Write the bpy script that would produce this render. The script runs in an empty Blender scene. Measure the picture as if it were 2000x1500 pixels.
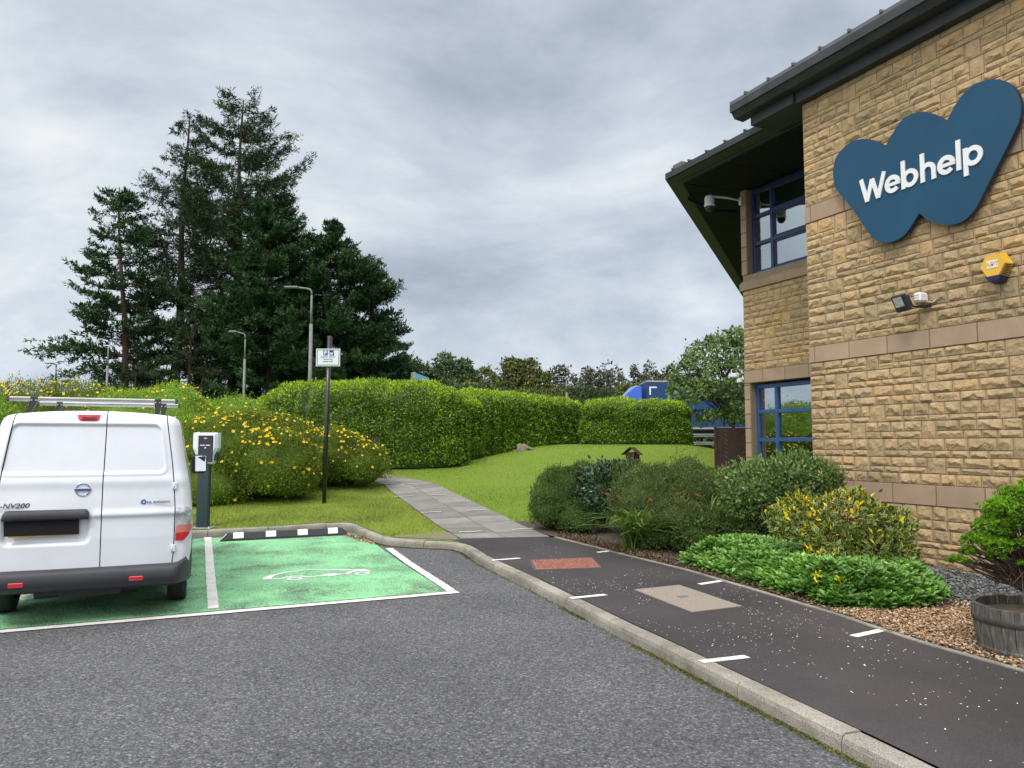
import bpy, math, random
import numpy as np
from mathutils import Vector
random.seed(7); RG = np.random.default_rng(11)
S = bpy.context.scene; COL = S.collection; PI = math.pi

# ---------------------------------------------------------------- camera
cam = bpy.data.cameras.new("camera"); co = bpy.data.objects.new("camera", cam); COL.objects.link(co)
co.location = (0, 0, 1.6); co.rotation_euler = (PI/2 + math.atan(117/1500.), 0, 0)
cam.sensor_width = 36; cam.lens = 27.0; cam.clip_end = 3000; S.camera = co
# ---------------------------------------------------------------- world, sun, exposure
SUN_EL, SUN_AZ = 52, 205          # degrees; azimuth measured clockwise from +Y
W = bpy.data.worlds.new("World"); S.world = W; W.use_nodes = True
def world():
    nt = W.node_tree; N = nt.nodes; L = nt.links; N.clear()
    out = N.new('ShaderNodeOutputWorld'); bg = N.new('ShaderNodeBackground')
    sky = N.new('ShaderNodeTexSky'); sky.sky_type = 'NISHITA'; sky.sun_disc = False
    sky.sun_elevation = math.radians(SUN_EL); sky.sun_rotation = math.radians(SUN_AZ)
    def M(op, a, b=None, c=None):
        n = N.new('ShaderNodeMath'); n.operation = op
        for i, v in enumerate((a, b, c)):
            if v is None: continue
            if isinstance(v, (int, float)): n.inputs[i].default_value = v
            else: L.new(v, n.inputs[i])
        return n.outputs[0]
    geo = N.new('ShaderNodeTexCoord'); sep = N.new('ShaderNodeSeparateXYZ'); L.new(geo.outputs['Generated'], sep.inputs[0])
    z = M('MAXIMUM', sep.outputs[2], 0.0); zz = M('ADD', z, 0.5)
    comb = N.new('ShaderNodeCombineXYZ'); L.new(M('DIVIDE', sep.outputs[0], zz), comb.inputs[0]); L.new(M('DIVIDE', sep.outputs[1], zz), comb.inputs[1])
    L.new(M('MULTIPLY', z, 1.3), comb.inputs[2])
    mp = N.new('ShaderNodeMapping'); mp.inputs['Rotation'].default_value = (0, 0, .6); mp.inputs['Scale'].default_value = (.85, 1.1, 1); mp.inputs['Location'].default_value = (1.9, .7, 3.1)
    L.new(comb.outputs[0], mp.inputs[0])
    n1 = N.new('ShaderNodeTexNoise'); n1.inputs['Scale'].default_value = 1.9; n1.inputs['Detail'].default_value = 9; n1.inputs['Roughness'].default_value = .60; n1.inputs['Distortion'].default_value = .25
    L.new(mp.outputs[0], n1.inputs['Vector'])
    n2 = N.new('ShaderNodeTexNoise'); n2.inputs['Scale'].default_value = .6; n2.inputs['Detail'].default_value = 3; L.new(mp.outputs[0], n2.inputs['Vector'])
    wx = M('MULTIPLY', sep.outputs[0], -.09)      # brighter break in the clouds towards the west
    cr = N.new('ShaderNodeValToRGB'); L.new(M('ADD', M('ADD', M('MULTIPLY', n1.outputs[0], .66), M('MULTIPLY', n2.outputs[0], .40)), wx), cr.inputs[0]); e = cr.color_ramp.elements
    e[0].position = .385; e[0].color = (.35, .405, .495, 1)
    e[1].position = .67; e[1].color = (.95, .97, .98, 1)
    m = e.new(.46); m.color = (.47, .53, .625, 1); m = e.new(.545); m.color = (.64, .705, .795, 1); m = e.new(.61); m.color = (.79, .845, .90, 1)
    # brighter, clearer band low over the horizon
    hz = N.new('ShaderNodeMapRange'); hz.interpolation_type = 'SMOOTHSTEP'; L.new(z, hz.inputs[0])
    hz.inputs[1].default_value = .0; hz.inputs[2].default_value = .17; hz.inputs[3].default_value = 1.22; hz.inputs[4].default_value = 1.0
    zn = N.new('ShaderNodeMapRange'); zn.interpolation_type = 'SMOOTHSTEP'; L.new(z, zn.inputs[0])  # sky boosted overhead and behind the camera, out of view, to light the scene
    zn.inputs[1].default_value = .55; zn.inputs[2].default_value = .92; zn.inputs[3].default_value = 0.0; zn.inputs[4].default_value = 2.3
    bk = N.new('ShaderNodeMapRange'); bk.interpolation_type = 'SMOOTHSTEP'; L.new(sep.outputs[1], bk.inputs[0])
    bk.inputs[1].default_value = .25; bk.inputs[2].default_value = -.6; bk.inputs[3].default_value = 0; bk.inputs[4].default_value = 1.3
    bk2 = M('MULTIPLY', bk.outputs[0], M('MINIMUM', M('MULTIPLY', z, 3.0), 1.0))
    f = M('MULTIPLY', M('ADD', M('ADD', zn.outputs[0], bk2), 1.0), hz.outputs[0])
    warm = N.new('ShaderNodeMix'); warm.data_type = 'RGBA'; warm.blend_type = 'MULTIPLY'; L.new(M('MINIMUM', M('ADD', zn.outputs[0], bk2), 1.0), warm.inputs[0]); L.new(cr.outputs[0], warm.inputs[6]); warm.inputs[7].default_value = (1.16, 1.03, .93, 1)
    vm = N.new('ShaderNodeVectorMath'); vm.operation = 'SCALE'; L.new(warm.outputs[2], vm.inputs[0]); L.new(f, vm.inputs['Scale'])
    sk = N.new('ShaderNodeVectorMath'); sk.operation = 'SCALE'; L.new(sky.outputs[0], sk.inputs[0]); sk.inputs['Scale'].default_value = .1
    mx = N.new('ShaderNodeMix'); mx.data_type = 'RGBA'; mx.inputs[0].default_value = .90
    L.new(sk.outputs[0], mx.inputs[6]); L.new(vm.outputs[0], mx.inputs[7])
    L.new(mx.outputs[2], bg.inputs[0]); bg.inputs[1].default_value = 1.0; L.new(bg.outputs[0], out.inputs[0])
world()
sl = bpy.data.lights.new("sun", 'SUN'); sl.energy = 1.5; sl.angle = math.radians(10); sl.color = (1, .97, .92)
so = bpy.data.objects.new("sun", sl); COL.objects.link(so)
_a, _e = math.radians(SUN_AZ), math.radians(SUN_EL)
_d = Vector((math.sin(_a)*math.cos(_e), math.cos(_a)*math.cos(_e), math.sin(_e)))
so.rotation_euler = _d.to_track_quat('Z', 'Y').to_euler()
S.view_settings.view_transform = 'Standard'; S.view_settings.look = 'None'; S.view_settings.exposure = 0.0; S.view_settings.gamma = 1
S.cycles.max_bounces = 6; S.cycles.transparent_max_bounces = 12

# ================================================================ helpers
def tag(o, label=None, cat=None, group=None, kind=None):
    if label: o['label'] = label
    if cat: o['category'] = cat
    if group: o['group'] = group
    if kind: o['kind'] = kind
    return o
def thing(name, label, cat, loc=(0, 0, 0), group=None):
    o = bpy.data.objects.new(name, None); COL.objects.link(o); o.location = loc; o.empty_display_size = .2
    return tag(o, label, cat, group)
def wloc(o):
    v = Vector((0, 0, 0))
    while o: v += o.location; o = o.parent
    return v
class MB:
    def __init__(s): s.v = []; s.f = []; s.m = []; s.sm = []; s.r = []; s.n = 0
    def add(s, V, F, mi=0, smooth=False, rnd=0.0):
        V = np.asarray(V, float).reshape(-1, 3); s.v.append(V)
        for f in F: s.f.append([i + s.n for i in f]); s.m.append(mi); s.sm.append(smooth); s.r.append(rnd)
        s.n += len(V)
    def box(s, c, d, R=None, mi=0, rnd=0.):
        c = np.array(c, float); h = np.array(d, float)/2
        V = np.array([[x, y, z] for x in (-1, 1) for y in (-1, 1) for z in (-1, 1)])*h
        if R is not None: V = V @ np.array(R).T
        s.add(V + c, [(0, 1, 3, 2), (4, 6, 7, 5), (0, 4, 5, 1), (2, 3, 7, 6), (0, 2, 6, 4), (1, 5, 7, 3)], mi, False, rnd)
    def bbox(s, c, d, b=.01, R=None, mi=0):
        """box with bevelled edges"""
        c = np.array(c, float); h = np.array(d, float)/2; b = min(b, h.min()*.9); V = []; idx = {}
        for x in (-1, 1):
            for y in (-1, 1):
                for z in (-1, 1):
                    for a in range(3):
                        p = np.array([x, y, z])*(h - b); p[a] += (x, y, z)[a]*b; idx[(x, y, z, a)] = len(V); V.append(p)
        F = []
        for a in range(3):
            o1, o2 = [k for k in range(3) if k != a]
            for sg in (-1, 1):
                q = []
                for (i, j) in ((-1, -1), (1, -1), (1, 1), (-1, 1)):
                    t = [0, 0, 0]; t[a] = sg; t[o1] = i; t[o2] = j; q.append(idx[(*t, a)])
                F.append(q)
        for a in range(3):
            o1, o2 = [k for k in range(3) if k != a]
            for i in (-1, 1):
                for j in (-1, 1):
                    def g(sg, ax):
                        t = [0, 0, 0]; t[a] = sg; t[o1] = i; t[o2] = j; return idx[(*t, ax)]
                    F.append([g(-1, o1), g(1, o1), g(1, o2), g(-1, o2)])
        for x in (-1, 1):
            for y in (-1, 1):
                for z in (-1, 1): F.append([idx[(x, y, z, a)] for a in range(3)])
        V = np.array(V)
        if R is not None: V = V @ np.array(R).T
        s.add(V + c, F, mi)
    def tube(s, pts, rad, n=8, mi=0, cap=True, smooth=True, rnd=0.):
        pts = np.array(pts, float); k = len(pts)
        if np.isscalar(rad): rad = [rad]*k
        V = []; up = np.array([0, 0, 1.]); prev = None
        for i in range(k):
            t = pts[min(i+1, k-1)] - pts[max(i-1, 0)]; t = t/(np.linalg.norm(t)+1e-9)
            if prev is None:
                a = np.cross(t, up)
                if np.linalg.norm(a) < .05: a = np.cross(t, [1., 0, 0])
            else: a = prev - t*(prev @ t)
            a = a/np.linalg.norm(a); prev = a; b = np.cross(t, a)
            for j in range(n):
                w = 2*PI*j/n; V.append(pts[i] + rad[i]*(a*math.cos(w) + b*math.sin(w)))
        F = [(i*n+j, i*n+(j+1) % n, (i+1)*n+(j+1) % n, (i+1)*n+j) for i in range(k-1) for j in range(n)]
        s.add(V, F, mi, smooth, rnd)
        if cap:
            s.f.append([s.n-n+j for j in range(n)]); s.m.append(mi); s.sm.append(False); s.r.append(rnd)
            s.f.append([s.n-n*k+j for j in range(n)][::-1]); s.m.append(mi); s.sm.append(False); s.r.append(rnd)
    def lathe(s, c, prof, n=24, mi=0, smooth=True, axis='z'):
        V = []; c = np.array(c, float)
        for r, h in prof:
            for j in range(n):
                w = 2*PI*j/n; a, b = r*math.cos(w), r*math.sin(w)
                V.append(c + (np.array([a, b, h]) if axis == 'z' else np.array([h, a, b]) if axis == 'x' else np.array([a, h, b])))
        k = len(prof)
        F = [(i*n+j, i*n+(j+1) % n, (i+1)*n+(j+1) % n, (i+1)*n+j) for i in range(k-1) for j in range(n)]
        s.add(V, F, mi, smooth)
    def prism(s, P, ex, mi=0):
        """P: planar polygon 3d points, ex: extrusion vector"""
        P = np.array(P, float); ex = np.array(ex, float); n = len(P)
        s.add(np.vstack([P, P+ex]), [tuple(range(n)), tuple(range(2*n-1, n-1, -1))] + [(i, i+n, (i+1) % n+n, (i+1) % n) for i in range(n)], mi)
    def grid(s, G, mi=0, smooth=True, rnd=0., flip=False):
        G = np.asarray(G, float); a, b = G.shape[:2]
        F = [(i*b+j, (i+1)*b+j, (i+1)*b+j+1, i*b+j+1) for i in range(a-1) for j in range(b-1)]
        if flip: F = [f[::-1] for f in F]
        s.add(G.reshape(-1, 3), F, mi, smooth, rnd)
    def quads(s, V, mi=0, rnd=None):
        """V (n,4,3) many quads fast"""
        if not hasattr(s, 'q'): s.q = []
        n = len(V); s.q.append((np.asarray(V, float), mi, np.zeros(n) if rnd is None else rnd))
    def build(s, name, mats, parent=None, origin=None):
        V = np.vstack(s.v) if s.v else np.zeros((0, 3)); qs = getattr(s, 'q', [])
        base = wloc(parent) if parent else Vector(origin or (0, 0, 0))
        nv0 = len(V); allV = [V]; ls = [len(f) for f in s.f]; li = [i for f in s.f for i in f]
        mi = list(s.m); sm = list(s.sm); rn = list(s.r)
        LI = [np.array(li, np.int32)]; LS = [np.array(ls, np.int32)]; MI = [np.array(mi, np.int32)]; RN = [np.array(rn, np.float32)]; SM = [np.array(sm, bool)]
        o = nv0
        for q, m_, r_ in qs:
            n, kk = q.shape[:2]; allV.append(q.reshape(-1, 3)); LI.append(np.arange(n*kk, dtype=np.int32)+o); o += n*kk
            LS.append(np.full(n, kk, np.int32)); MI.append(np.full(n, m_, np.int32)); RN.append(np.asarray(r_, np.float32)); SM.append(np.zeros(n, bool))
        V = np.vstack(allV) - np.array(base); LI = np.concatenate(LI); LS = np.concatenate(LS)
        me = bpy.data.meshes.new(name); me.vertices.add(len(V)); me.vertices.foreach_set('co', V.astype(np.float32).ravel())
        me.loops.add(len(LI)); me.loops.foreach_set('vertex_index', LI)
        me.polygons.add(len(LS)); me.polygons.foreach_set('loop_start', np.concatenate([[0], np.cumsum(LS)[:-1]]).astype(np.int32))
        me.polygons.foreach_set('loop_total', LS)
        me.update(calc_edges=True)
        me.polygons.foreach_set('material_index', np.concatenate(MI)); me.polygons.foreach_set('use_smooth', np.concatenate(SM))
        at = me.attributes.new('rnd', 'FLOAT', 'FACE'); at.data.foreach_set('value', np.concatenate(RN))
        for m in (mats if isinstance(mats, (list, tuple)) else [mats]): me.materials.append(m)
        ob = bpy.data.objects.new(name, me); COL.objects.link(ob)
        if parent: ob.parent = parent
        else: ob.location = base
        return ob
def rotz(a): c, s_ = math.cos(a), math.sin(a); return np.array([[c, -s_, 0], [s_, c, 0], [0, 0, 1]])
def rotx(a): c, s_ = math.cos(a), math.sin(a); return np.array([[1, 0, 0], [0, c, -s_], [0, s_, c]])
def roty(a): c, s_ = math.cos(a), math.sin(a); return np.array([[c, 0, s_], [0, 1, 0], [-s_, 0, c]])
def sstep(a, b, x): t = np.clip((np.asarray(x, float)-a)/(b-a), 0, 1); return t*t*(3-2*t)
def vnoise(x, y, seed=0):
    x = np.asarray(x, float); y = np.asarray(y, float); xi = np.floor(x).astype(int); yi = np.floor(y).astype(int); fx = x-xi; fy = y-yi
    def h(a, b): 
        n = (a*374761393 + b*668265263 + seed*1274126177) & 0xffffffff; n = ((n ^ (n >> 13))*1274126177) & 0xffffffff
        return ((n ^ (n >> 16)) & 0xffff)/65535.
    ux = fx*fx*(3-2*fx); uy = fy*fy*(3-2*fy)
    return (h(xi, yi)*(1-ux)+h(xi+1, yi)*ux)*(1-uy)+(h(xi, yi+1)*(1-ux)+h(xi+1, yi+1)*ux)*uy
def unit(v): return v/(np.linalg.norm(v, axis=-1, keepdims=True)+1e-9)

# ---------------------------------------------------------------- materials
class NTb:
    def __init__(s, name):
        s.m = bpy.data.materials.new(name); s.m.use_nodes = True; s.t = s.m.node_tree; s.t.nodes.clear()
        s.out = s.t.nodes.new('ShaderNodeOutputMaterial'); s._tc = None
    def n(s, ty, inp=None, **kw):
        nd = s.t.nodes.new(ty)
        for k, v in kw.items(): setattr(nd, k, v)
        for k, v in (inp or {}).items():
            if isinstance(v, bpy.types.NodeSocket): s.t.links.new(v, nd.inputs[k])
            else: nd.inputs[k].default_value = v
        return nd
    def co(s):
        if not s._tc: s._tc = s.n('ShaderNodeTexCoord').outputs['Object']
        return s._tc
    def noise(s, sc, det=3, rough=.5, vec=None, dist=0.):
        return s.n('ShaderNodeTexNoise', {'Vector': vec or s.co(), 'Scale': sc, 'Detail': det, 'Roughness': rough, 'Distortion': dist}).outputs[0]
    def scl(s, v):
        return s.n('ShaderNodeMapping', {'Vector': s.co(), 'Scale': v}).outputs[0]
    def ramp(s, f, st):
        r = s.n('ShaderNodeValToRGB', {0: f}); e = r.color_ramp.elements
        c4 = lambda c: (*c, 1) if hasattr(c, '__len__') else (c, c, c, 1)
        e[0].position, e[0].color = st[0][0], c4(st[0][1]); e[1].position, e[1].color = st[-1][0], c4(st[-1][1])
        for p, c in st[1:-1]: q = e.new(p); q.color = c4(c)
        return r.outputs[0]
    def mul(s, a, b): return s.n('ShaderNodeMix', {0: 1.0, 6: a, 7: b}, data_type='RGBA', blend_type='MULTIPLY').outputs[2]
    def mix(s, f, a, b):
        a = (*a, 1) if isinstance(a, tuple) and len(a) == 3 else a; b = (*b, 1) if isinstance(b, tuple) and len(b) == 3 else b
        return s.n('ShaderNodeMix', {0: f, 6: a, 7: b}, data_type='RGBA').outputs[2]
    def math(s, op, a, b=0.): return s.n('ShaderNodeMath', {0: a, 1: b}, operation=op).outputs[0]
    def bump(s, h, st, d=.01): return s.n('ShaderNodeBump', {'Height': h, 'Strength': st, 'Distance': d}).outputs[0]
    def prin(s, col, rough=.6, nrm=None, metal=0., spec=.5, coat=0., **kw):
        d = {'Base Color': (*col, 1) if isinstance(col, tuple) and len(col) == 3 else col, 'Roughness': rough, 'Metallic': metal, 'Specular IOR Level': spec, 'Coat Weight': coat}
        if nrm is not None: d['Normal'] = nrm
        d.update(kw); return s.n('ShaderNodeBsdfPrincipled', d).outputs[0]
    def fin(s, sh): s.t.links.new(sh, s.out.inputs[0]); return s.m
def simple(name, col, rough=.5, metal=0., var=.12, sc=8, bump=0., bsc=60, coat=0., spec=.5):
    b = NTb(name); c = (*col, 1)
    f = b.ramp(b.noise(sc, 4, .6), [(.3, 1-var), (.7, 1+var)])
    return b.fin(b.prin(b.mul(c, f), rough, b.bump(b.noise(bsc, 3), bump, .005) if bump else None, metal, spec, coat))
def leafmat(name, cols, rough=.45, tr=.25, spec=.35, lf=1.5, lfv=.25):
    """cols: list of (pos, colour) read by the tone value each leaf carries, mostly random"""
    b = NTb(name); a = b.n('ShaderNodeAttribute', attribute_name='rnd').outputs['Fac']
    c = b.ramp(a, cols); c = b.mul(c, b.ramp(b.noise(lf, 2), [(.3, 1-lfv), (.7, 1+lfv)]))
    p = b.prin(c, rough, spec=spec); t = b.n('ShaderNodeBsdfTranslucent', {'Color': c}).outputs[0]
    return b.fin(b.n('ShaderNodeMixShader', {0: tr, 1: p, 2: t}).outputs[0])
M = {}
def mk():
    # road asphalt: worn, coarse aggregate
    b = NTb('worn_asphalt'); v = b.n('ShaderNodeTexVoronoi', {'Vector': b.co(), 'Scale': 75.}); fine = b.noise(120, 3, .7); big = b.noise(.55, 4, .6); mid = b.noise(9, 5, .7)
    v2 = b.n('ShaderNodeTexVoronoi', {'Vector': b.co(), 'Scale': 62.}); sc1 = b.n('ShaderNodeSeparateColor', {0: v2.outputs['Color']}).outputs[0]
    c = b.ramp(sc1, [(0, (.122, .128, .137)), (.5, (.175, .183, .195)), (.88, (.228, .236, .248)), (1, (.34, .35, .36))]); c = b.mul(c, b.ramp(v2.outputs['Distance'], [(.25, 1.08), (.62, .62)])); c = b.mul(c, b.ramp(fine, [(.3, .8), (.7, 1.25)]))
    c = b.mul(c, b.ramp(big, [(.3, .78), (.7, 1.18)])); mid = b.noise(30, 6, .75); c = b.mul(c, b.ramp(mid, [(.36, .45), (.45, .97), (.7, 1.18)]))
    px = b.n('ShaderNodeSeparateXYZ', {0: b.co()}); ln = b.math('ABSOLUTE', b.math('ADD', b.math('ADD', px.outputs[0], b.math('MULTIPLY', px.outputs[1], .33)), .19)); strk = b.math('MULTIPLY', b.ramp(ln, [(.0, .75), (.16, 0)]), b.ramp(b.noise(11, 5, .75), [(.52, 0), (.64, .7)])); c = b.mix(strk, c, (.34, .335, .32, 1))
    c = b.mix(b.ramp(b.noise(1.1, 2, .5, dist=.4), [(.66, 0), (.72, .32)]), c, (.07, .07, .07, 1))
    sp = b.n('ShaderNodeTexVoronoi', {'Vector': b.co(), 'Scale': 27., 'Randomness': 1.})
    spk = b.ramp(sp.outputs['Distance'], [(.0, 1), (.09, 1), (.13, 0)]); sel = b.ramp(b.n('ShaderNodeSeparateColor', {0: sp.outputs['Color']}).outputs[0], [(.93, 0), (.95, 1)])
    c = b.mix(b.math('MULTIPLY', spk, sel), c, (.42, .41, .38, 1))
    h = b.math('ADD', b.math('MULTIPLY', v2.outputs['Distance'], -1.6), b.math('ADD', fine, b.math('MULTIPLY', mid, 1.6)))
    M['asphalt'] = b.fin(b.prin(c, .85, b.bump(h, .9, .012), spec=.3))
    # pavement: dark smooth asphalt
    b = NTb('dark_asphalt'); fine = b.noise(150, 3, .7); big = b.noise(.8, 5, .6)
    c = b.ramp(fine, [(.3, (.028, .026, .028)), (.55, (.048, .045, .048)), (.75, (.085, .08, .083))])
    c = b.mul(c, b.ramp(big, [(.32, .72), (.5, 1.), (.72, 1.3)])); c = b.mix(b.ramp(b.noise(.5, 3), [(.45, 0), (.75, .35)]), c, (.085, .066, .062, 1))
    M['pave'] = b.fin(b.prin(c, .8, b.bump(fine, .5, .005), spec=.3))
    # green coating, worn through to asphalt
    b = NTb('green_bay_coating'); n = b.noise(42, 4, .75); band = b.noise(1.6, 3, .6); sx = b.noise(62, 5, .8)
    g = b.ramp(b.noise(14, 4, .7), [(.3, (.19, .50, .24)), (.7, (.28, .64, .34))])
    wear = b.ramp(b.math('ADD', b.math('MULTIPLY', sx, .75), b.math('MULTIPLY', band, .28)), [(.525, 0), (.545, .92)])
    c = b.mix(wear, g, (.075, .10, .075, 1))
    M['green'] = b.fin(b.prin(c, .75, b.bump(b.math('ADD', n, sx), .8, .01), spec=.3))
    b = NTb('road_paint'); n = b.noise(55, 4, .8); sx = b.noise(20, 5, .75)
    c = b.ramp(b.noise(5, 4), [(.3, (.60, .60, .585)), (.7, (.78, .78, .76))]); c = b.mix(b.ramp(n, [(.585, 0), (.62, .7)]), c, (.16, .16, .15, 1))
    M['paint'] = b.fin(b.prin(c, .6, b.bump(n, .4, .006)))
    b = NTb('kerb_concrete'); n = b.noise(130, 3, .7); g = b.noise(5, 5, .65)
    c = b.ramp(n, [(.3, (.13, .125, .108)), (.5, (.28, .265, .23)), (.72, (.44, .42, .37))]); c = b.mix(b.ramp(g, [(.46, 0), (.72, .65)]), c, (.12, .12, .07, 1))
    c = b.mul(c, b.ramp(b.noise(1.7, 3), [(.3, .75), (.7, 1.2)]))
    M['kerb'] = b.fin(b.prin(c, .9, b.bump(n, .7, .006), spec=.2))
    b = NTb('paving_slab'); n = b.noise(140, 3, .7); a = b.n('ShaderNodeAttribute', attribute_name='rnd').outputs['Fac']
    c = b.ramp(n, [(.3, (.145, .14, .13)), (.55, (.225, .22, .205)), (.75, (.34, .33, .31))]); c = b.mul(c, b.ramp(a, [(0., .78), (1., 1.18)])); c = b.mul(c, b.ramp(b.noise(2.5, 5, .7), [(.3, .75), (.7, 1.15)]))
    M['slab'] = b.fin(b.prin(c, .9, b.bump(n, .5, .005), spec=.2))
    b = NTb('lawn_grass'); c = b.ramp(b.noise(60, 4, .8), [(.3, (.09, .15, .014)), (.6, (.17, .265, .028)), (.8, (.25, .34, .05))])
    c = b.mix(b.ramp(b.noise(.9, 4, .65), [(.48, 0), (.72, .55)]), c, (.19, .23, .05, 1)); 
    M['lawn'] = b.fin(b.prin(c, .8, b.bump(b.noise(90, 3), .8, .02), spec=.2))
    M['blade'] = leafmat('grass_blade', [(0, (.12, .19, .016)), (.55, (.22, .33, .03)), (.85, (.33, .40, .06)), (1, (.42, .39, .12))], .5, .35, .25, .55, .42)
    M['blade_dry'] = leafmat('dry_grass_blade', [(0, (.12, .18, .02)), (.4, (.23, .28, .045)), (.75, (.36, .36, .085)), (1, (.45, .38, .14))], .6, .3, .2, .8, .45)
    M['soil'] = simple('bed_soil', (.075, .058, .042), .95, var=.45, sc=20, bump=.9, bsc=50)
    M['litter'] = simple('earth_verge', (.17, .145, .11), .95, var=.35, sc=25, bump=.8, bsc=60)
    # stones
    b = NTb('rock_faced_sandstone'); a = b.n('ShaderNodeAttribute', attribute_name='rnd').outputs['Fac']
    c = b.ramp(a, [(0, (.37, .285, .165)), (.2, (.44, .33, .19)), (.45, (.50, .37, .205)), (.7, (.48, .345, .21)), (.9, (.52, .365, .18)), (1, (.40, .32, .205))])
    c = b.mul(c, b.ramp(b.noise(9, 5, .65), [(.28, .72), (.5, 1.0), (.75, 1.2)])); c = b.mul(c, b.ramp(b.noise(110, 3, .7), [(.3, .82), (.7, 1.14)]))
    c = b.mul(c, b.ramp(b.noise(.45, 3, .6), [(.35, (.84, .86, .86)), (.65, (1.06, 1.03, 1.0))]))
    M['stone'] = b.fin(b.prin(c, .9, b.bump(b.noise(75, 4, .7), .55, .012), spec=.2))
    b = NTb('smooth_sandstone'); a = b.n('ShaderNodeAttribute', attribute_name='rnd').outputs['Fac']
    c = b.ramp(a, [(0, (.33, .245, .175)), (1, (.39, .285, .20))]); c = b.mul(c, b.ramp(b.noise(3, 5, .6), [(.3, .88), (.7, 1.1)])); c = b.mul(c, b.ramp(b.noise(180, 2), [(.3, .93), (.7, 1.06)]))
    M['ashlar'] = b.fin(b.prin(c, .85, b.bump(b.noise(150, 3), .2, .004), spec=.2))
    M['mortar'] = simple('mortar', (.25, .205, .15), .95, var=.15, sc=20, bump=.4)
    M['fascia'] = simple('slate_green_metal', (.030, .035, .043), .6, .1, .3, 3, .15, 30)
    M['soffit'] = simple('dark_green_soffit', (.013, .013, .016), .8, .0, .12, 2, spec=.12)
    M['roofm'] = simple('roof_metal', (.12, .135, .14), .5, .4, .2, 2)
    b = NTb('blue_window_frame'); n = b.noise(38, 4, .7, vec=b.scl((1, 1, 1.0))); c = b.ramp(b.noise(4, 3), [(.3, (.022, .075, .21)), (.7, (.03, .10, .26))])
    c = b.mix(b.ramp(n, [(.70, 0), (.73, .7)]), c, (.42, .48, .55, 1)); M['frame'] = b.fin(b.prin(c, .42))
    M['frame_dark'] = simple('navy_window_frame', (.014, .03, .12), .4, var=.2)
    b = NTb('window_glass'); fr = b.n('ShaderNodeLayerWeight', {'Blend': .45}).outputs['Fresnel']
    gl = b.n('ShaderNodeBsdfGlossy', {'Color': (.78, .86, .90, 1), 'Roughness': .015, 'Normal': b.bump(b.noise(1.3, 2), .05, .01)}).outputs[0]
    tr = b.n('ShaderNodeBsdfTransparent', {'Color': (.50, .60, .57, 1)}).outputs[0]
    M['glass'] = b.fin(b.n('ShaderNodeMixShader', {0: b.math('MINIMUM', b.math('ADD', fr, .42), .88), 1: tr, 2: gl}).outputs[0])
    M['blind'] = simple('vertical_blind_fabric', (.30, .37, .36), .9, var=.08)
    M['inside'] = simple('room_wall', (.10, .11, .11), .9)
    M['signblue'] = simple('petrol_blue_sign', (.003, .058, .125), .38, var=.12, sc=1.2, coat=.1, spec=.35)
    M['signedge'] = simple('sign_edge_dark', (.012, .03, .055), .5)
    M['white'] = simple('white_plastic', (.74, .77, .78), .35, var=.05, sc=4)
    b = NTb('white_van_paint'); c = b.ramp(b.noise(1.5, 4, .6), [(.3, (.70, .745, .80)), (.7, (.76, .80, .85))])
    dirt = b.ramp(b.noise(2.2, 5, .7, vec=b.scl((1.5, 1, 1))), [(.5, 0), (.85, .22)])
    c = b.mix(dirt, c, (.46, .45, .42, 1)); M['van'] = b.fin(b.prin(c, .30, coat=.7, spec=.5, **{'Coat Roughness': .06}))
    M['black'] = simple('black_plastic', (.022, .023, .026), .5, var=.2, sc=10, bump=.2, bsc=200)
    M['bumper'] = simple('grey_black_bumper', (.035, .038, .045), .55, var=.2, sc=5, bump=.25, bsc=250)
    M['flatblack'] = simple('flat_black', (.004, .004, .004), .9, var=0)
    M['rubber'] = simple('tyre_rubber', (.025, .025, .026), .8, var=.3, sc=20)
    M['red'] = simple('red_lens', (.55, .012, .02), .15, var=.15, sc=30, coat=1.)
    M['darkred'] = simple('dark_red_lens', (.25, .008, .012), .15, var=.2, sc=30, coat=1.)
    M['amber'] = simple('amber_pink_lens', (.62, .20, .15), .15, var=.1, coat=1.)
    M['lens'] = simple('clear_lens', (.55, .58, .60), .12, .35, .35, 35, .5, 40, 1.)
    M['chrome'] = simple('chrome', (.42, .48, .58), .15, 1., .15)
    M['badgeblue'] = simple('badge_blue', (.03, .12, .42), .25, .3, .15)
    M['lettering'] = simple('grey_lettering', (.12, .13, .15), .3, .6, .1)
    M['alu'] = simple('aluminium', (.50, .51, .49), .38, .7, .15, 6)
    M['aludark'] = simple('aluminium_groove', (.14, .15, .15), .5, .6, .1)
    M['mirror'] = simple('mirror_glass', (.62, .68, .70), .03, 1., 0.)
    M['seam'] = simple('seam_shadow_black', (.03, .03, .034), .8)
    M['yellowplate'] = simple('yellow_plate', (.62, .42, .06), .4)
    M['chargepost'] = simple('slate_charger_post', (.028, .045, .055), .45, .2, .15)
    M['chargewhite'] = simple('charger_shell', (.66, .71, .80), .3, var=.04)
    M['chargepanel'] = simple('charger_panel', (.02, .02, .035), .3, var=.1)
    M['polblack'] = simple('black_post_paint', (.010, .010, .016), .35, var=.2, coat=.3)
    M['galv'] = simple('galvanised_steel', (.36, .38, .38), .5, .5, .15, 4); M['lampgrey'] = simple('lamp_post_steel', (.17, .185, .18), .6, .2, .15, 4)
    M['signface'] = simple('sign_face', (.66, .72, .76), .35, var=.03)
    M['ink'] = simple('black_ink', (.02, .02, .03), .5, var=0)
    M['inkgrey'] = simple('grey_ink', (.13, .15, .17), .5, var=0)
    M['pblue'] = simple('parking_blue', (.012, .10, .50), .4, var=0)
    M['hazyellow'] = simple('alarm_yellow', (.72, .42, .04), .35, var=.06)
    M['navy'] = simple('alarm_navy', (.012, .02, .09), .3, var=.1)
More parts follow.
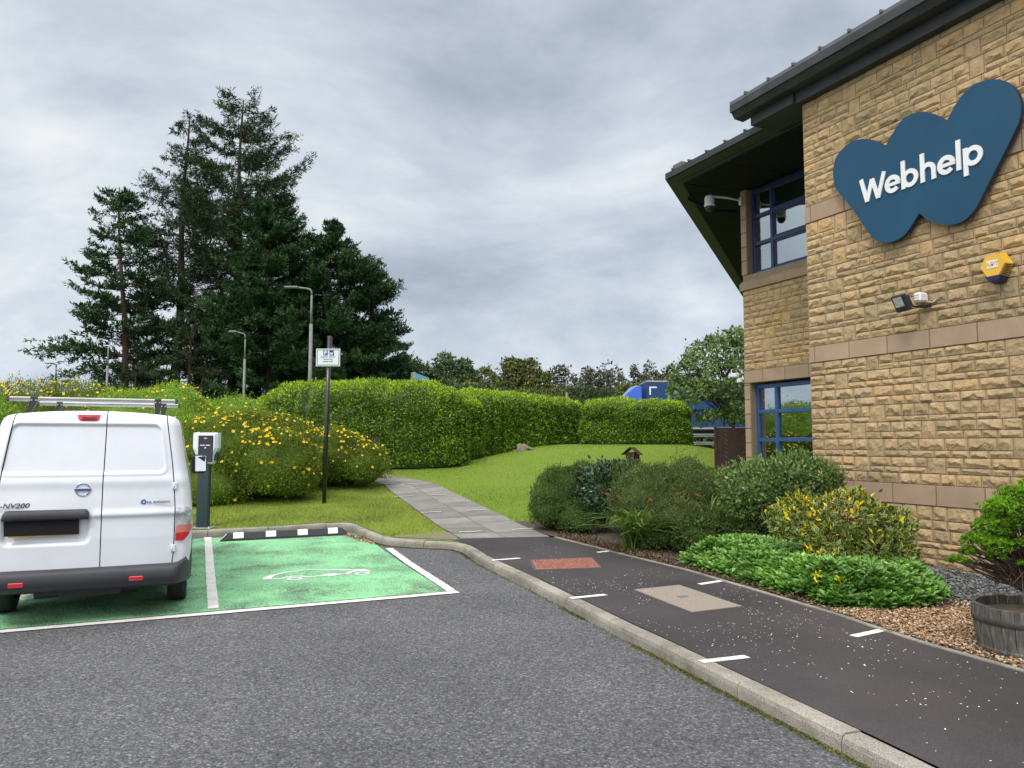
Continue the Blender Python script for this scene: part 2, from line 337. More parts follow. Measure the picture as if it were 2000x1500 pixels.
    M['yellowink'] = simple('yellow_ink', (.70, .47, .10), .5, var=0)
    M['manhole'] = simple('rusty_cover', (.30, .135, .10), .75, .2, .35, 18, .4)
    M['manedge'] = simple('cover_frame_iron', (.13, .08, .07), .7, .3, .3, 12)
    b = NTb('exposed_aggregate'); n = b.noise(150, 3, .75); c = b.ramp(n, [(.3, (.13, .105, .085)), (.5, (.25, .215, .18)), (.72, (.42, .38, .33))]); M['aggr'] = b.fin(b.prin(c, .9, b.bump(n, .6, .005)))
    M['rubberstop'] = simple('rubber_wheel_stop', (.020, .021, .028), .65, var=.25, sc=12, bump=.4, bsc=120)
    M['stoppatch'] = simple('reflective_white_patch', (.74, .76, .74), .4, var=.08, sc=20)
    b = NTb('weathered_oak'); g = b.noise(14, 5, .7, vec=b.scl((3., 3., .35))); c = b.ramp(g, [(.25, (.035, .033, .03)), (.5, (.11, .105, .095)), (.75, (.24, .235, .215))])
    c = b.mix(b.ramp(b.noise(3, 4, .6), [(.5, 0), (.75, .5)]), c, (.05, .045, .03, 1)); M['oak'] = b.fin(b.prin(c, .85, b.bump(g, .8, .01), spec=.2))
    M['hoop'] = simple('rusty_hoop', (.06, .05, .048), .7, .3, .35, 10, .4)
    M['bark'] = simple('bark', (.055, .043, .035), .95, var=.4, sc=9, bump=1., bsc=25)
    M['barkred'] = simple('pine_bark', (.085, .052, .038), .95, var=.4, sc=6, bump=1., bsc=15)
    M['twig'] = simple('twig_bark', (.095, .065, .045), .9, var=.3, sc=20)
    M['brownwood'] = simple('dark_brown_timber', (.045, .024, .020), .7, var=.3, sc=12, bump=.4, bsc=40)
    M['railm'] = simple('dull_barrier_steel', (.15, .165, .16), .6, .4, .2, 4); M['littermat'] = leafmat('dry_leaf_litter', [(0, (.05, .035, .022)), (.6, (.12, .08, .05)), (1, (.24, .17, .11))], .9, 0., .1, 3, .1)
    M['slot'] = simple('pale_leaf_pattern', (.16, .12, .12), .7, var=.3, sc=30)
    M['stump'] = simple('tree_stump_wood', (.19, .16, .115), .9, var=.4, sc=12, bump=1., bsc=25)
    M['truckblue'] = simple('truck_curtain_blue', (.005, .042, .16), .45, var=.15, sc=.8, bump=.15, bsc=2)
    M['cabblue'] = simple('cab_paint_blue', (.008, .085, .50), .3, var=.05, coat=.6)
    M['signsky'] = simple('sky_blue_sign_panel', (.12, .36, .66), .4, var=.08, sc=2)
    M['signlite'] = simple('pale_blue_lettering', (.33, .60, .82), .4, var=.1)
    M['gravel'] = leafmat('brown_gravel', [(0, (.10, .06, .035)), (.35, (.24, .145, .08)), (.7, (.38, .26, .155)), (1, (.55, .46, .35))], .8, 0., .2, 3, .1)
    M['slate'] = leafmat('slate_chips', [(0, (.05, .058, .062)), (.6, (.12, .135, .145)), (1, (.24, .26, .27))], .6, 0., .35, 3, .1)
    M['petal'] = simple('white_petal', (.78, .76, .72), .7, var=.15)
    M['moss'] = leafmat('moss', [(0, (.055, .085, .015)), (.6, (.12, .15, .03)), (1, (.20, .15, .07))], .9, .1, .1)
    # foliage
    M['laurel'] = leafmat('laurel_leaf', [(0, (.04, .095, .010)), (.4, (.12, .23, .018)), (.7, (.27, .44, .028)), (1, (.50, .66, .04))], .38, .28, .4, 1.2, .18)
    M['hyper'] = leafmat('hypericum_leaf', [(0, (.06, .10, .016)), (.5, (.13, .20, .028)), (.85, (.25, .33, .045)), (1, (.31, .26, .06))], .6, .28, .12, 1.6, .3)
    M['hyperlime'] = leafmat('lime_leaf', [(0, (.11, .20, .02)), (.5, (.22, .38, .035)), (1, (.40, .56, .07))], .45, .3, .3, 1.6, .2)
    M['petyellow'] = leafmat('yellow_petal', [(0, (.80, .50, .012)), (.6, (.90, .66, .02)), (1, (.85, .62, .08))], .5, .3, .2, 3, .05)
    M['spruce'] = leafmat('spruce_needles', [(0, (.016, .032, .014)), (.5, (.030, .056, .022)), (1, (.062, .090, .036))], .6, .12, .25, .35, .3)
    M['pine'] = leafmat('pine_needles', [(0, (.014, .040, .014)), (.5, (.024, .066, .020)), (.85, (.05, .105, .030)), (1, (.085, .125, .035))], .55, .12, .25, .45, .3)
    M['boxleaf'] = leafmat('small_dark_leaf', [(0, (.03, .058, .014)), (.5, (.062, .115, .024)), (1, (.15, .21, .06))], .62, .2, .15, 4, .3)
    M['hebe'] = leafmat('olive_leaf', [(0, (.045, .07, .022)), (.5, (.085, .13, .036)), (.88, (.17, .22, .07)), (1, (.22, .19, .09))], .65, .2, .12, 4, .3)
    M['camel'] = leafmat('glossy_dark_leaf', [(0, (.022, .055, .022)), (.6, (.045, .10, .038)), (1, (.10, .18, .09))], .25, .15, .6, 3, .2)
    M['cotone'] = leafmat('cotoneaster_leaf', [(0, (.05, .10, .025)), (.5, (.11, .20, .045)), (.85, (.21, .31, .10)), (.93, (.26, .15, .08)), (1, (.36, .38, .20))], .45, .22, .3, 3, .25)
    M['pachy'] = leafmat('pachysandra_leaf', [(0, (.065, .17, .025)), (.5, (.14, .32, .05)), (1, (.30, .52, .11))], .32, .25, .5, 3, .2)
    M['euon'] = leafmat('variegated_leaf_centre', [(0, (.035, .09, .018)), (1, (.10, .20, .035))], .3, .2, .5)
    M['euedge'] = leafmat('variegated_leaf_margin', [(0, (.38, .44, .10)), (.72, (.50, .52, .15)), (.82, (.70, .60, .02)), (1, (.80, .70, .02))], .35, .25, .4, 3, .08)
    M['croc'] = leafmat('sword_leaf', [(0, (.08, .15, .025)), (.6, (.16, .27, .045)), (.85, (.26, .36, .08)), (1, (.46, .27, .10))], .45, .3, .35, 3, .15)
    M['orange'] = leafmat('orange_flower', [(0, (.42, .10, .02)), (1, (.66, .24, .04))], .5, .3, .2)
    M['dwarf'] = leafmat('dwarf_conifer_needles', [(0, (.035, .09, .008)), (.5, (.085, .21, .012)), (1, (.22, .42, .02))], .5, .2, .25, 5, .3)
    M['decA'] = leafmat('dark_tree_leaf', [(0, (.032, .06, .024)), (.5, (.062, .105, .038)), (1, (.11, .16, .058))], .55, .2, .25, .25, .3)
    M['decB'] = leafmat('olive_tree_leaf', [(0, (.05, .072, .02)), (.5, (.10, .13, .034)), (1, (.19, .205, .055))], .55, .25, .25, .25, .3)
    M['decC'] = leafmat('grey_green_leaf', [(0, (.055, .07, .040)), (.5, (.095, .115, .065)), (1, (.17, .185, .12))], .55, .25, .25, .25, .25)
    M['decD'] = leafmat('fresh_tree_leaf', [(0, (.06, .11, .028)), (.5, (.11, .19, .048)), (1, (.24, .33, .11))], .45, .25, .35, .6, .25)
mk()

# ---------------------------------------------------------------- terrain heights
GY = [-20, 6.5, 8, 10, 12.5, 14.5, 16.5, 18.5, 20.5, 30, 44, 80]; GZ = [0, 0, .03, .07, .17, .33, .48, .68, .88, 1.05, 1.2, 1.25]
def g(y): return np.interp(y, GY, GZ)
def mound(x, y):
    x = np.asarray(x, float); y = np.asarray(y, float)
    return .52*sstep(19.3, 24.2, y)*sstep(-2.6, 1.0, x - (y-22)*.25)*(1-sstep(5.2, 8.5, x + (y-22)*.0))*(1-sstep(28, 36, y))
def lz(x, y): return g(y) + .1 + mound(x, y)
# kerb: foot line on the road side
KF = np.array([(2.4, 1.5), (2.06, 3.0), (1.74, 4.0), (1.40, 5.0), (1.06, 6.02), (.70, 7.0), (.33, 8.0), (0.0, 8.85), (-.42, 9.9), (-.68, 10.72), (-.80, 10.92), (-1.00, 11.02), (-1.45, 11.12), (-1.80, 11.28), (-1.98, 11.48), (-2.70, 12.77), (-2.82, 12.82), (-3.1, 12.74), (-4.96, 12.0), (-9.5, 10.15), (-14, 8.3)])
def offset(P, d):
    P = np.asarray(P, float); T = np.gradient(P, axis=0); T = unit(T); Nn = np.stack([T[:, 1], -T[:, 0]], 1); return P + Nn*d   # to the right of travel = pavement side
KB = offset(KF, .135)
def resample(P, step):
    P = np.asarray(P, float); s = np.concatenate([[0], np.cumsum(np.linalg.norm(np.diff(P, axis=0), axis=1))]); n = max(2, int(s[-1]/step)); t = np.linspace(0, s[-1], n)
    return np.stack([np.interp(t, s, P[:, k]) for k in range(P.shape[1])], 1)
ER = np.array([(4.6, 1.5), (4.15, 3.0), (3.75, 4.2), (3.36, 5.17), (3.08, 5.9), (2.84, 6.8), (2.49, 7.7), (1.97, 9.0), (1.23, 10.38), (.62, 11.4)])
PL = np.array([(-.74, 11.25), (-1.5, 13.39), (-2.35, 15.8), (-2.95, 17.6), (-4.4, 19.0), (-6.0, 19.7)]); PR = np.array([(.56, 11.43), (-.18, 13.49), (-1.04, 15.8), (-1.75, 17.63), (-3.6, 19.55), (-5.6, 20.6)])

def sheet(name, ys, xl, xr, zf, nx, mat, kind='structure', parent=None):
    b = MB(); G = []
    for y in ys:
        a, c = xl(y), xr(y); xs = np.linspace(a, c, nx); G.append(np.stack([xs, np.full(nx, y), zf(xs, np.full(nx, y))], 1))
    b.grid(np.array(G), smooth=True, flip=True); o = b.build(name, mat); 
    if kind: tag(o, kind=kind)
    return o
def ground():
    # one sheet reaching the horizon
    ys = np.concatenate([np.linspace(-60, 6, 8), np.linspace(6.5, 30, 40), np.linspace(32, 80, 12), [150, 400, 900]]); xs = np.concatenate([[-900, -300, -100, -40], np.linspace(-25, 25, 20), [40, 100, 300, 900]])
    X, Y = np.meshgrid(xs, ys); Z = g(Y) - .14
    b = MB(); b.grid(np.stack([X, Y, Z], 2), flip=True); tag(b.build('ground', M['soil']), kind='structure')
    # car park surface
    fy = KF[::-1]; 
    b = MB(); rows = []
    P = resample(KF[:17], .25)
    inner = []
    for (x, y) in P: rows.append([(-40 + (x+40)*t, y) for t in np.concatenate([[0, .3, .6, .8], np.linspace(.85, 1, 10)])])
    ys = np.unique(np.concatenate([np.linspace(-12, 6.5, 12), np.arange(6.6, 12.85, .2)])); G = []
    kx = lambda y: np.interp(y, KF[:16, 1], KF[:16, 0]) + .02
    G = [[(x, y, g(y)) for x in np.concatenate([[-40, -25], np.linspace(-15, kx(y) if y > 1.5 else kx(1.5)+(1.5-y)*.25, 14)])] for y in ys]
    b.grid(np.array(G), flip=True); tag(b.build('car_park', M['asphalt']), kind='structure')
    # kerb stones
    b = MB(); P = resample(KF, .02); s = 0; i0 = 0; k = 0; n = len(P); step = np.linalg.norm(P[1]-P[0])
    seglen = 0.914
    while i0 < n-3:
        L_ = seglen if k > 11 or k < 9 else .5
        i1 = min(n-1, i0+int(L_/step)); idx = np.unique(np.linspace(i0+ (0 if i1-i0 < 3 else .3), i1-.3, 9).astype(int)); Q = P[idx]; T = unit(np.gradient(P, axis=0)[idx]); Nn = np.stack([T[:, 1], -T[:, 0]], 1)
        Q[0] = P[i0]+T[0]*.004; Q[-1] = P[i1]-T[-1]*.004
        jz = random.uniform(-.004, .004); prof = [(0, -.1), (0.004, .06), (.012, .088), (.03, .100), (.125, .102), (.135, .095), (.135, -.1)]; R_ = random.random(); G = []
        for q, nn in zip(Q, Nn): G.append([(q[0]+nn[0]*(o+random.uniform(-.0015, .0015)), q[1]+nn[1]*o, g(q[1])+h+jz) for o, h in prof])
        b.grid(np.array(G), smooth=False, rnd=R_); b.f.append([b.n-len(prof)+i for i in range(len(prof))]); b.m.append(0); b.sm.append(False); b.r.append(R_)
        b.f.append([b.n-len(prof)*len(Q)+i for i in range(len(prof))][::-1]); b.m.append(0); b.sm.append(False); b.r.append(R_)
        i0 = i1; k += 1
    tag(b.build('kerb', M['kerb']), kind='structure')
    # pavement
    kb = lambda y: np.interp(y, KB[:10, 1], KB[:10, 0]); er = lambda y: np.interp(y, ER[:, 1], ER[:, 0])
    ys = np.arange(1.5, 11.15, .2)
    b = MB(); G = [[(x, y, g(y)+.104) for x in np.linspace(kb(min(y, 10.7)) - (0 if y < 10.7 else (y-10.7)*.62), er(y), 12)] for y in ys]; y1 = ys[-1]
    x0, x1 = G[-1][0][0], G[-1][-1][0]
    G.append([(a, yy, g(yy)+.104) for a, yy in zip(np.linspace(-.90, .62, 12), np.linspace(11.24, 11.42, 12))])
    b.grid(np.array(G), flip=True); tag(b.build('pavement', M['pave']), kind='structure')
    # concrete edging along the bed
    b = MB(); P = resample(ER, .15); T = unit(np.gradient(P, axis=0)); Nn = np.stack([T[:, 1], -T[:, 0]], 1); G = []
    for q, nn in zip(P, Nn): G.append([(q[0]+nn[0]*o, q[1]+nn[1]*o, g(q[1])+.1+h) for o, h in ((0, -.05), (0, .012), (.045, .014), (.045, -.05))])
    b.grid(np.array(G), smooth=False); tag(b.build('bed_edging', M['kerb']), kind='structure')
    # bed soil
    er2 = lambda y: np.interp(y, np.concatenate([ER[:, 1], [12.0, 13.6]]), np.concatenate([ER[:, 0], [.36, -.22]])) + .02
    sheet('planting_bed', np.arange(1.5, 13.05, .25), er2, lambda y: 9.0, lambda x, y: g(y)+.097 + .02*vnoise(x*3, y*3), 40, M['soil'])
    # lawns
    kbx = KB[::-1]; sel = kbx[(kbx[:, 0] < -.7)]; lo = lambda x: np.interp(x, np.concatenate([sel[:, 0], [-.6, 0.0, .02, .45]]), np.concatenate([sel[:, 1]-.0, [11.15, 11.2, 12.9, 12.95]]))
    xs = np.unique(np.concatenate([np.linspace(-40, -10, 8), np.arange(-10, -3.2, .3), np.arange(-3.2, .1, .06), np.linspace(.1, 9, 30), [12]])); G = []
    for x in xs:
        ys = lo(x) + (42-lo(x))*np.linspace(0, 1, 90)**1.5; G.append(np.stack([np.full(90, x), ys, lz(np.full(90, x), ys)], 1))
    b = MB(); b.grid(np.array(G)); tag(b.build('lawn', M['lawn']), kind='structure')
    # bare earth between the kerb and the path
    b = MB(); G = []
    for t in np.linspace(0, 1, 14):
        a = np.array([-1.75, 11.46])*(1-t) + np.array([-.80, 11.20])*t; w = .05+.75*t; 
        G.append([(a[0]+.0, a[1]+w*s_, g(a[1]+w*s_)+.106) for s_ in np.linspace(0, 1, 6)])
    b.grid(np.array(G)); tag(b.build('earth_verge', M['litter']), kind='structure')
    # green bays
    U2 = np.array([-.386, .9225]); R2 = np.array([.9225, .386])
    F0 = np.array([-.66, 8.22])                       # outer front corner
    def bayp(a, bb): p = F0 - R2*a + U2*bb; return p
    b = MB(); G = []
    for a in np.linspace(.0, 7.4, 40):
        row = []
        for bb in np.linspace(0.02, 1, 36):
            dmax = np.interp(a, [0, .25, .5, 1.0, 7.4], [4.55, 4.80, 4.90, 4.98, 5.2]); p = bayp(a, bb*dmax); row.append((p[0], p[1], g(p[1])+.004))
        G.append(row)
    b.grid(np.array(G)); tag(b.build('green_parking_bays', M['green']), kind='structure')
    # bay lines
    b = MB()
    def line(p0, p1, w, n=40, z=.008, rag=.006):
        p0 = np.array(p0); p1 = np.array(p1); t = unit(p1-p0); nn = np.array([-t[1], t[0]]); G = []
        for k in np.linspace(0, 1, n):
            q = p0+(p1-p0)*k; G.append([(q[0]+nn[0]*(o+random.uniform(-rag, rag)), q[1]+nn[1]*(o+random.uniform(-rag, rag)), g(q[1])+z) for o in (-w/2, w/2)])
        b.grid(np.array(G), smooth=False, flip=True)
    line(bayp(-.10, 0), bayp(8.0, 0), .115, 200)
    line((-4.70, 12.02), (-2.86, 7.50), .10, 80, .0105)
    line((-1.75, 11.06), (-.64, 8.30), .10, 70, .0105)
    tag(b.build('bay_line_marking', M['paint']), kind='structure')
    # electric car symbol
    for nm, org, zz in (('car_symbol_marking', np.array([-2.30, 9.22]), .008), ('car_symbol_marking', np.array([-4.75, 8.22]), .008)):
        b = MB()
        def pt(u, v): p = org + R2*u*.84 + U2*v*.84; return (p[0], p[1], g(p[1])+zz)
        def st(P, w, closed=False):
            P = resample(np.array(P), .02); T = unit(np.gradient(P, axis=0)); Nn = np.stack([-T[:, 1], T[:, 0]], 1); ww = w if hasattr(w, '__len__') else [w]*2; W_ = np.interp(np.linspace(0, 1, len(P)), np.linspace(0, 1, len(ww)), ww)
            b.grid(np.array([[pt(*(p-n_*w_/2)), pt(*(p+n_*w_/2))] for p, n_, w_ in zip(P, Nn, W_)]), smooth=False, flip=True)
        arc = lambda cx, cy, r, a0, a1, n=24: [(cx+r*math.cos(math.radians(a)), cy+r*math.sin(math.radians(a))) for a in np.linspace(a0, a1, n)]
        st([(-.66, -.10), (-.68, .0), (-.60, .16), (-.52, .24), (-.36, .36), (-.15, .42), (.08, .40), (.30, .28), (.52, .16), (.66, .10), (.72, .04)], [.13, .10, .07, .05, .05, .05, .05, .06, .08, .1, .09])
        st([(-.66, -.10), (-.50, -.11)] + arc(-.33, -.16, .165, 165, 15) + [(-.06, -.12), (.06, -.10)], .055)
        st(arc(-.33, -.17, .085, 0, 360, 30), .05)
        st([(.04, -.10), (.10, -.08), (.26, -.09), (.32, -.12)], [.06, .17, .17, .04]); st([(.26, -.06), (.46, -.06)], .028); st([(.26, -.12), (.44, -.12)], .028)
        st(arc(.58, -.12, .17, 175, 20), .065); st(arc(.60, -.16, .085, 0, 360, 30), .05)
        tag(b.build(nm, M['paint']), kind='structure')
    # white marks taped across the pavement and path
    def markobj(p, q, w, z=.004, on=lz):
        b = MB(); p = np.array(p); q = np.array(q); t = unit(q-p); nn = np.array([-t[1], t[0]]); G = []
        for k in np.linspace(0, 1, 14):
            c = p+(q-p)*k; G.append([(c[0]+nn[0]*(o+random.uniform(-.004, .004)), c[1]+nn[1]*o, g(c[1])+.1+z+.004*abs(math.sin(9*k))*.3) for o in (-w/2, w/2)])
        b.grid(np.array(G), smooth=False, flip=True); return b
    ml = [((1.30, 5.42), (1.66, 5.55)), ((.56, 7.50), (.92, 7.66)), ((-.25, 9.62), (.10, 9.78)), ((2.66, 6.12), (2.98, 6.32)), ((1.96, 8.16), (2.26, 8.36)), ((1.12, 10.2), (1.40, 10.38)),
          ((-.80, 11.78), (-.46, 11.90)), ((-1.60, 13.70), (-1.26, 13.82)), ((-2.38, 15.62), (-2.02, 15.74)), ((-3.0, 17.4), (-2.62, 17.5)),
          ((.00, 12.06), (.34, 12.18)), ((-.82, 13.92), (-.48, 14.04)), ((-1.66, 15.82), (-1.34, 15.93)), ((-2.45, 17.40), (-2.10, 17.52))]
    b = MB()
    for i, (p, q) in enumerate(ml):
        m2 = markobj(p, q, .075 if i < 6 else .055, .006 if i < 6 else .026)
        b.add(np.vstack(m2.v), m2.f)
    tag(b.build('distance_mark', M['paint']), kind='structure')
    # slab path
    b = MB(); L0 = resample(PL, .05); R0 = resample(PR, .05); n = min(len(L0), len(R0)); L0 = L0[np.linspace(0, len(L0)-1, 400).astype(int)]; R0 = R0[np.linspace(0, len(R0)-1, 400).astype(int)]
    tot = 9.9; rows = int(tot/.46)
    for r in range(rows):
        a = r/rows*399; c = (r+1)/rows*399
        def at(A, f): i = min(399, max(0, f)); i0 = int(i); i1 = min(399, i0+1); return A[i0]*(1-(i-i0)) + A[i1]*(i-i0)
        for s_ in range(2):
            f0, f1 = (0, .5) if s_ == 0 else (.5, 1); dz = random.uniform(0, .005); e = .006
            cs = []
            for (ff, ss, sx, sy) in ((f0, a, 1, 1), (f1, a, -1, 1), (f1, c, -1, -1), (f0, c, 1, -1)):
                A_, B_ = at(L0, ss), at(R0, ss); q = A_ + (B_-A_)*ff; q = q + unit(B_-A_)*e*sx + unit(at(L0, ss+3)-at(L0, ss-3))*e*sy; cs.append(q)
            top = [(q[0], q[1], lz(q[0], q[1])+.018+dz) for q in cs]; bot = [(q[0], q[1], lz(q[0], q[1])-.03) for q in cs]; 
            b.add(top+bot, [(0, 1, 2, 3), (0, 4, 5, 1), (1, 5, 6, 2), (2, 6, 7, 3), (3, 7, 4, 0)], 0, False, random.random())
    # joint bedding
    G = [[(*p, lz(*p)+.008), (*q, lz(*q)+.008)] for p, q in zip(L0[::6], R0[::6])]; b.grid(np.array(G), 1, flip=True)
    tag(b.build('path', [M['slab'], M['soil']]), kind='structure')
ground()

# ---------------------------------------------------------------- scatter: blades, gravel, petals, moss
def quadleaf(P, T, Nn, L, Wd, fold=.25, mid=.45):
    T = unit(T); side = unit(np.cross(T, Nn)); Nn = np.cross(side, T); L = np.asarray(L).reshape(-1, 1)*np.ones((len(P), 1)); Wd = np.asarray(Wd).reshape(-1, 1)*np.ones((len(P), 1))
    m_ = P + T*L*mid; return np.stack([P, m_+side*Wd/2+Nn*Wd*fold, P+T*L, m_-side*Wd/2+Nn*Wd*fold], 1)
def rdir(n, up=0.): v = RG.normal(size=(n, 3)); v[:, 2] += up; return unit(v)
def grass():
    def blades(n, xr, yr, hmin, hmax, w, keep, name, mat, mi=0):
        x = RG.uniform(*xr, n); y = RG.uniform(*yr, n); k = keep(x, y); x, y = x[k], y[k]; n = len(x)
        P = np.stack([x, y, lz(x, y)-.004], 1); T = unit(np.stack([RG.normal(0, .45, n), RG.normal(0, .45, n), np.ones(n)], 1)); h = RG.uniform(hmin, hmax, n)
        side = unit(np.cross(T, rdir(n)))*w/2; V = np.stack([P-side, P+side, P+T*h[:, None]+RG.normal(0, .004, (n, 3))], 1)
        b = MB(); b.quads(V, mi, np.clip(.45+RG.normal(0, .25, n), 0, 1)); return tag(b.build(name, mat), 'blades of mown grass ' + ('on the dry verge beside the parking bays' if 'dry' in mat.name else 'on the bright lawn around the path'), 'grass', kind='stuff')
    pl = lambda y: np.interp(y, PL[:, 1], PL[:, 0]); pr = lambda y: np.interp(y, PR[:, 1], PR[:, 0])
    sel = KB[::-1]; sel = sel[sel[:, 0] < -.7]; ky = lambda x: np.interp(x, sel[:, 0], sel[:, 1])
    blades(90000, (-5.6, -.8), (11.4, 18.2), .015, .045, .008, lambda x, y: (y > ky(x)+.02) & (x < pl(y)-.01) & ~((x > -1.75) & (y < 11.6+.75*(x+1.75)) & (RG.random(len(x)) < .85)), 'grass', M['blade_dry'])
    blades(170000, (-3.2, 7.5), (12.9, 24.5), .015, .04, .009, lambda x, y: (x > pr(y)+.01) & (RG.random(len(x)) < np.interp(y, [13, 24], [1, .45])), 'grass', M['blade'])
    def chips(name, n, fn, size, mat, label, cat, flat=.5, z0=.1):
        P = fn(n); n = len(P); s = RG.uniform(.5, 1.3, n)*size; D = unit(RG.normal(size=(n, 6, 3))*0 + np.array([[1, 0, 0], [-1, 0, 0], [0, 1, 0], [0, -1, 0], [0, 0, 1], [0, 0, -1]], float)); 
        D = D*np.array([1, .75, flat]); A = RG.uniform(0, 6.28, n); B_ = RG.normal(0, .35, n); V = D*s[:, None, None]*RG.uniform(.75, 1.25, (n, 6, 1))
        c, s2 = np.cos(B_)[:, None], np.sin(B_)[:, None]; V = np.stack([V[..., 0]*c - V[..., 2]*s2, V[..., 1], V[..., 0]*s2+V[..., 2]*c], 2)
        c, s2 = np.cos(A)[:, None], np.sin(A)[:, None]; V = np.stack([V[..., 0]*c - V[..., 1]*s2, V[..., 0]*s2+V[..., 1]*c, V[..., 2]], 2) + P[:, None, :]
        F = [(0, 2, 4), (2, 1, 4), (1, 3, 4), (3, 0, 4), (2, 0, 5), (1, 2, 5), (3, 1, 5), (0, 3, 5)]; r = RG.random(n); b = MB()
        for f in F: b.quads(V[:, f, :], 0, r)
        return tag(b.build(name, mat), label, cat, kind='stuff')
    er = lambda y: np.interp(y, ER[:, 1], ER[:, 0])
    def gp(n):
        y = RG.uniform(3.4, 7.35, n); x = er(y)+.05+RG.random(n)**.9*(1.95); k = (x < 5.2) & ((y < 7.0) | (RG.random(n) < .15)); x, y = x[k], y[k]; return np.stack([x, y, g(y)+.112+RG.uniform(0, .022, len(x))], 1)
    chips('gravel', 30000, gp, .016, M['gravel'], 'golden brown gravel spread around the barrel', 'gravel', .5)
    def sp(n):
        x = RG.uniform(3.5, 7.2, n); y = RG.uniform(6.9, 9.4, n); k = (.909*x+.417*y < 8.2) & (y > 7.32); x, y = x[k], y[k]; return np.stack([x, y, g(y)+.125+RG.uniform(0, .02, len(x))], 1)
    chips('slate_chippings', 15000, sp, .018, M['slate'], 'blue grey slate chippings along the foot of the wall', 'chippings', .4)
    def pp(n):
        y = RG.uniform(3.3, 10.8, n); kx = np.interp(y, KB[:10, 1], KB[:10, 0]); x = kx + (er(y)-kx)*np.clip(RG.beta(1.6, 1.6, n), .03, .97)
        w = np.interp(y, [3.3, 5, 6, 8, 9, 10.8], [.12, .2, .75, 1, .35, .22])*(vnoise(x*2.2, y*1.6, 5) > .42)*1.0; k = RG.random(n) < w; x, y = x[k], y[k]; return np.stack([x, y, g(y)+.103], 1)
    chips('fallen_petals', 3200, pp, .0085, M['petal'], 'small white petals scattered over the dark pavement', 'petals', .2)
    # slim timber board between gravel and slate
    # moss line at kerb foot
    P = resample(KF[:16], .01); n = 9000; i = RG.integers(0, len(P), n); k = RG.random(n) < np.where(vnoise(i*.013, i*0., 3) > .42, 1, .12); i = i[k]; n = len(i); nn = unit(np.gradient(P, axis=0)); nn = np.stack([nn[:, 1], -nn[:, 0]], 1)
    q = P[i] - nn[i]*(np.abs(RG.normal(0, .022, n)))[:, None]; PP = np.stack([q[:, 0], q[:, 1], g(q[:, 1])+.003], 1)
    b = MB(); b.quads(quadleaf(PP, rdir(n, 1.), rdir(n), .014, .012), 0, RG.random(n)); tag(b.build('moss', M['moss']), 'strip of moss and dirt along the foot of the kerb', 'moss', kind='stuff')
    # leaf litter: bare bed front
    n = 5000; y = RG.uniform(7.2, 12.9, n); x = er(y)+.06+np.abs(RG.normal(0, .25, n)); PP = np.stack([x, y, g(y)+.125], 1); b = MB(); b.quads(quadleaf(PP, rdir(n)*np.array([1, 1, .3]), rdir(n, 2), .035, .02), 0, RG.uniform(.0, 1, n))
    tag(b.build('leaf_litter', M['littermat']), 'dry brown leaf litter on the soil under the shrubs', 'leaf litter', kind='stuff')
    b = MB(); n = 500; x = RG.uniform(-2.75, -2.05, n); y = 12.6 - (x+2.75)*1.35 + RG.normal(0, .06, n)-.12; k = x < 9; PP = np.stack([x, y, g(y)+.012], 1); b.quads(quadleaf(PP, rdir(n)*np.array([1, 1, .2]), rdir(n, 2), .04, .025), 0, RG.uniform(.2, 1, n))
    tag(b.build('fallen_leaves', M['gravel']), 'dry leaves gathered in the kerb corner of the green bay', 'leaves', kind='stuff')
grass()
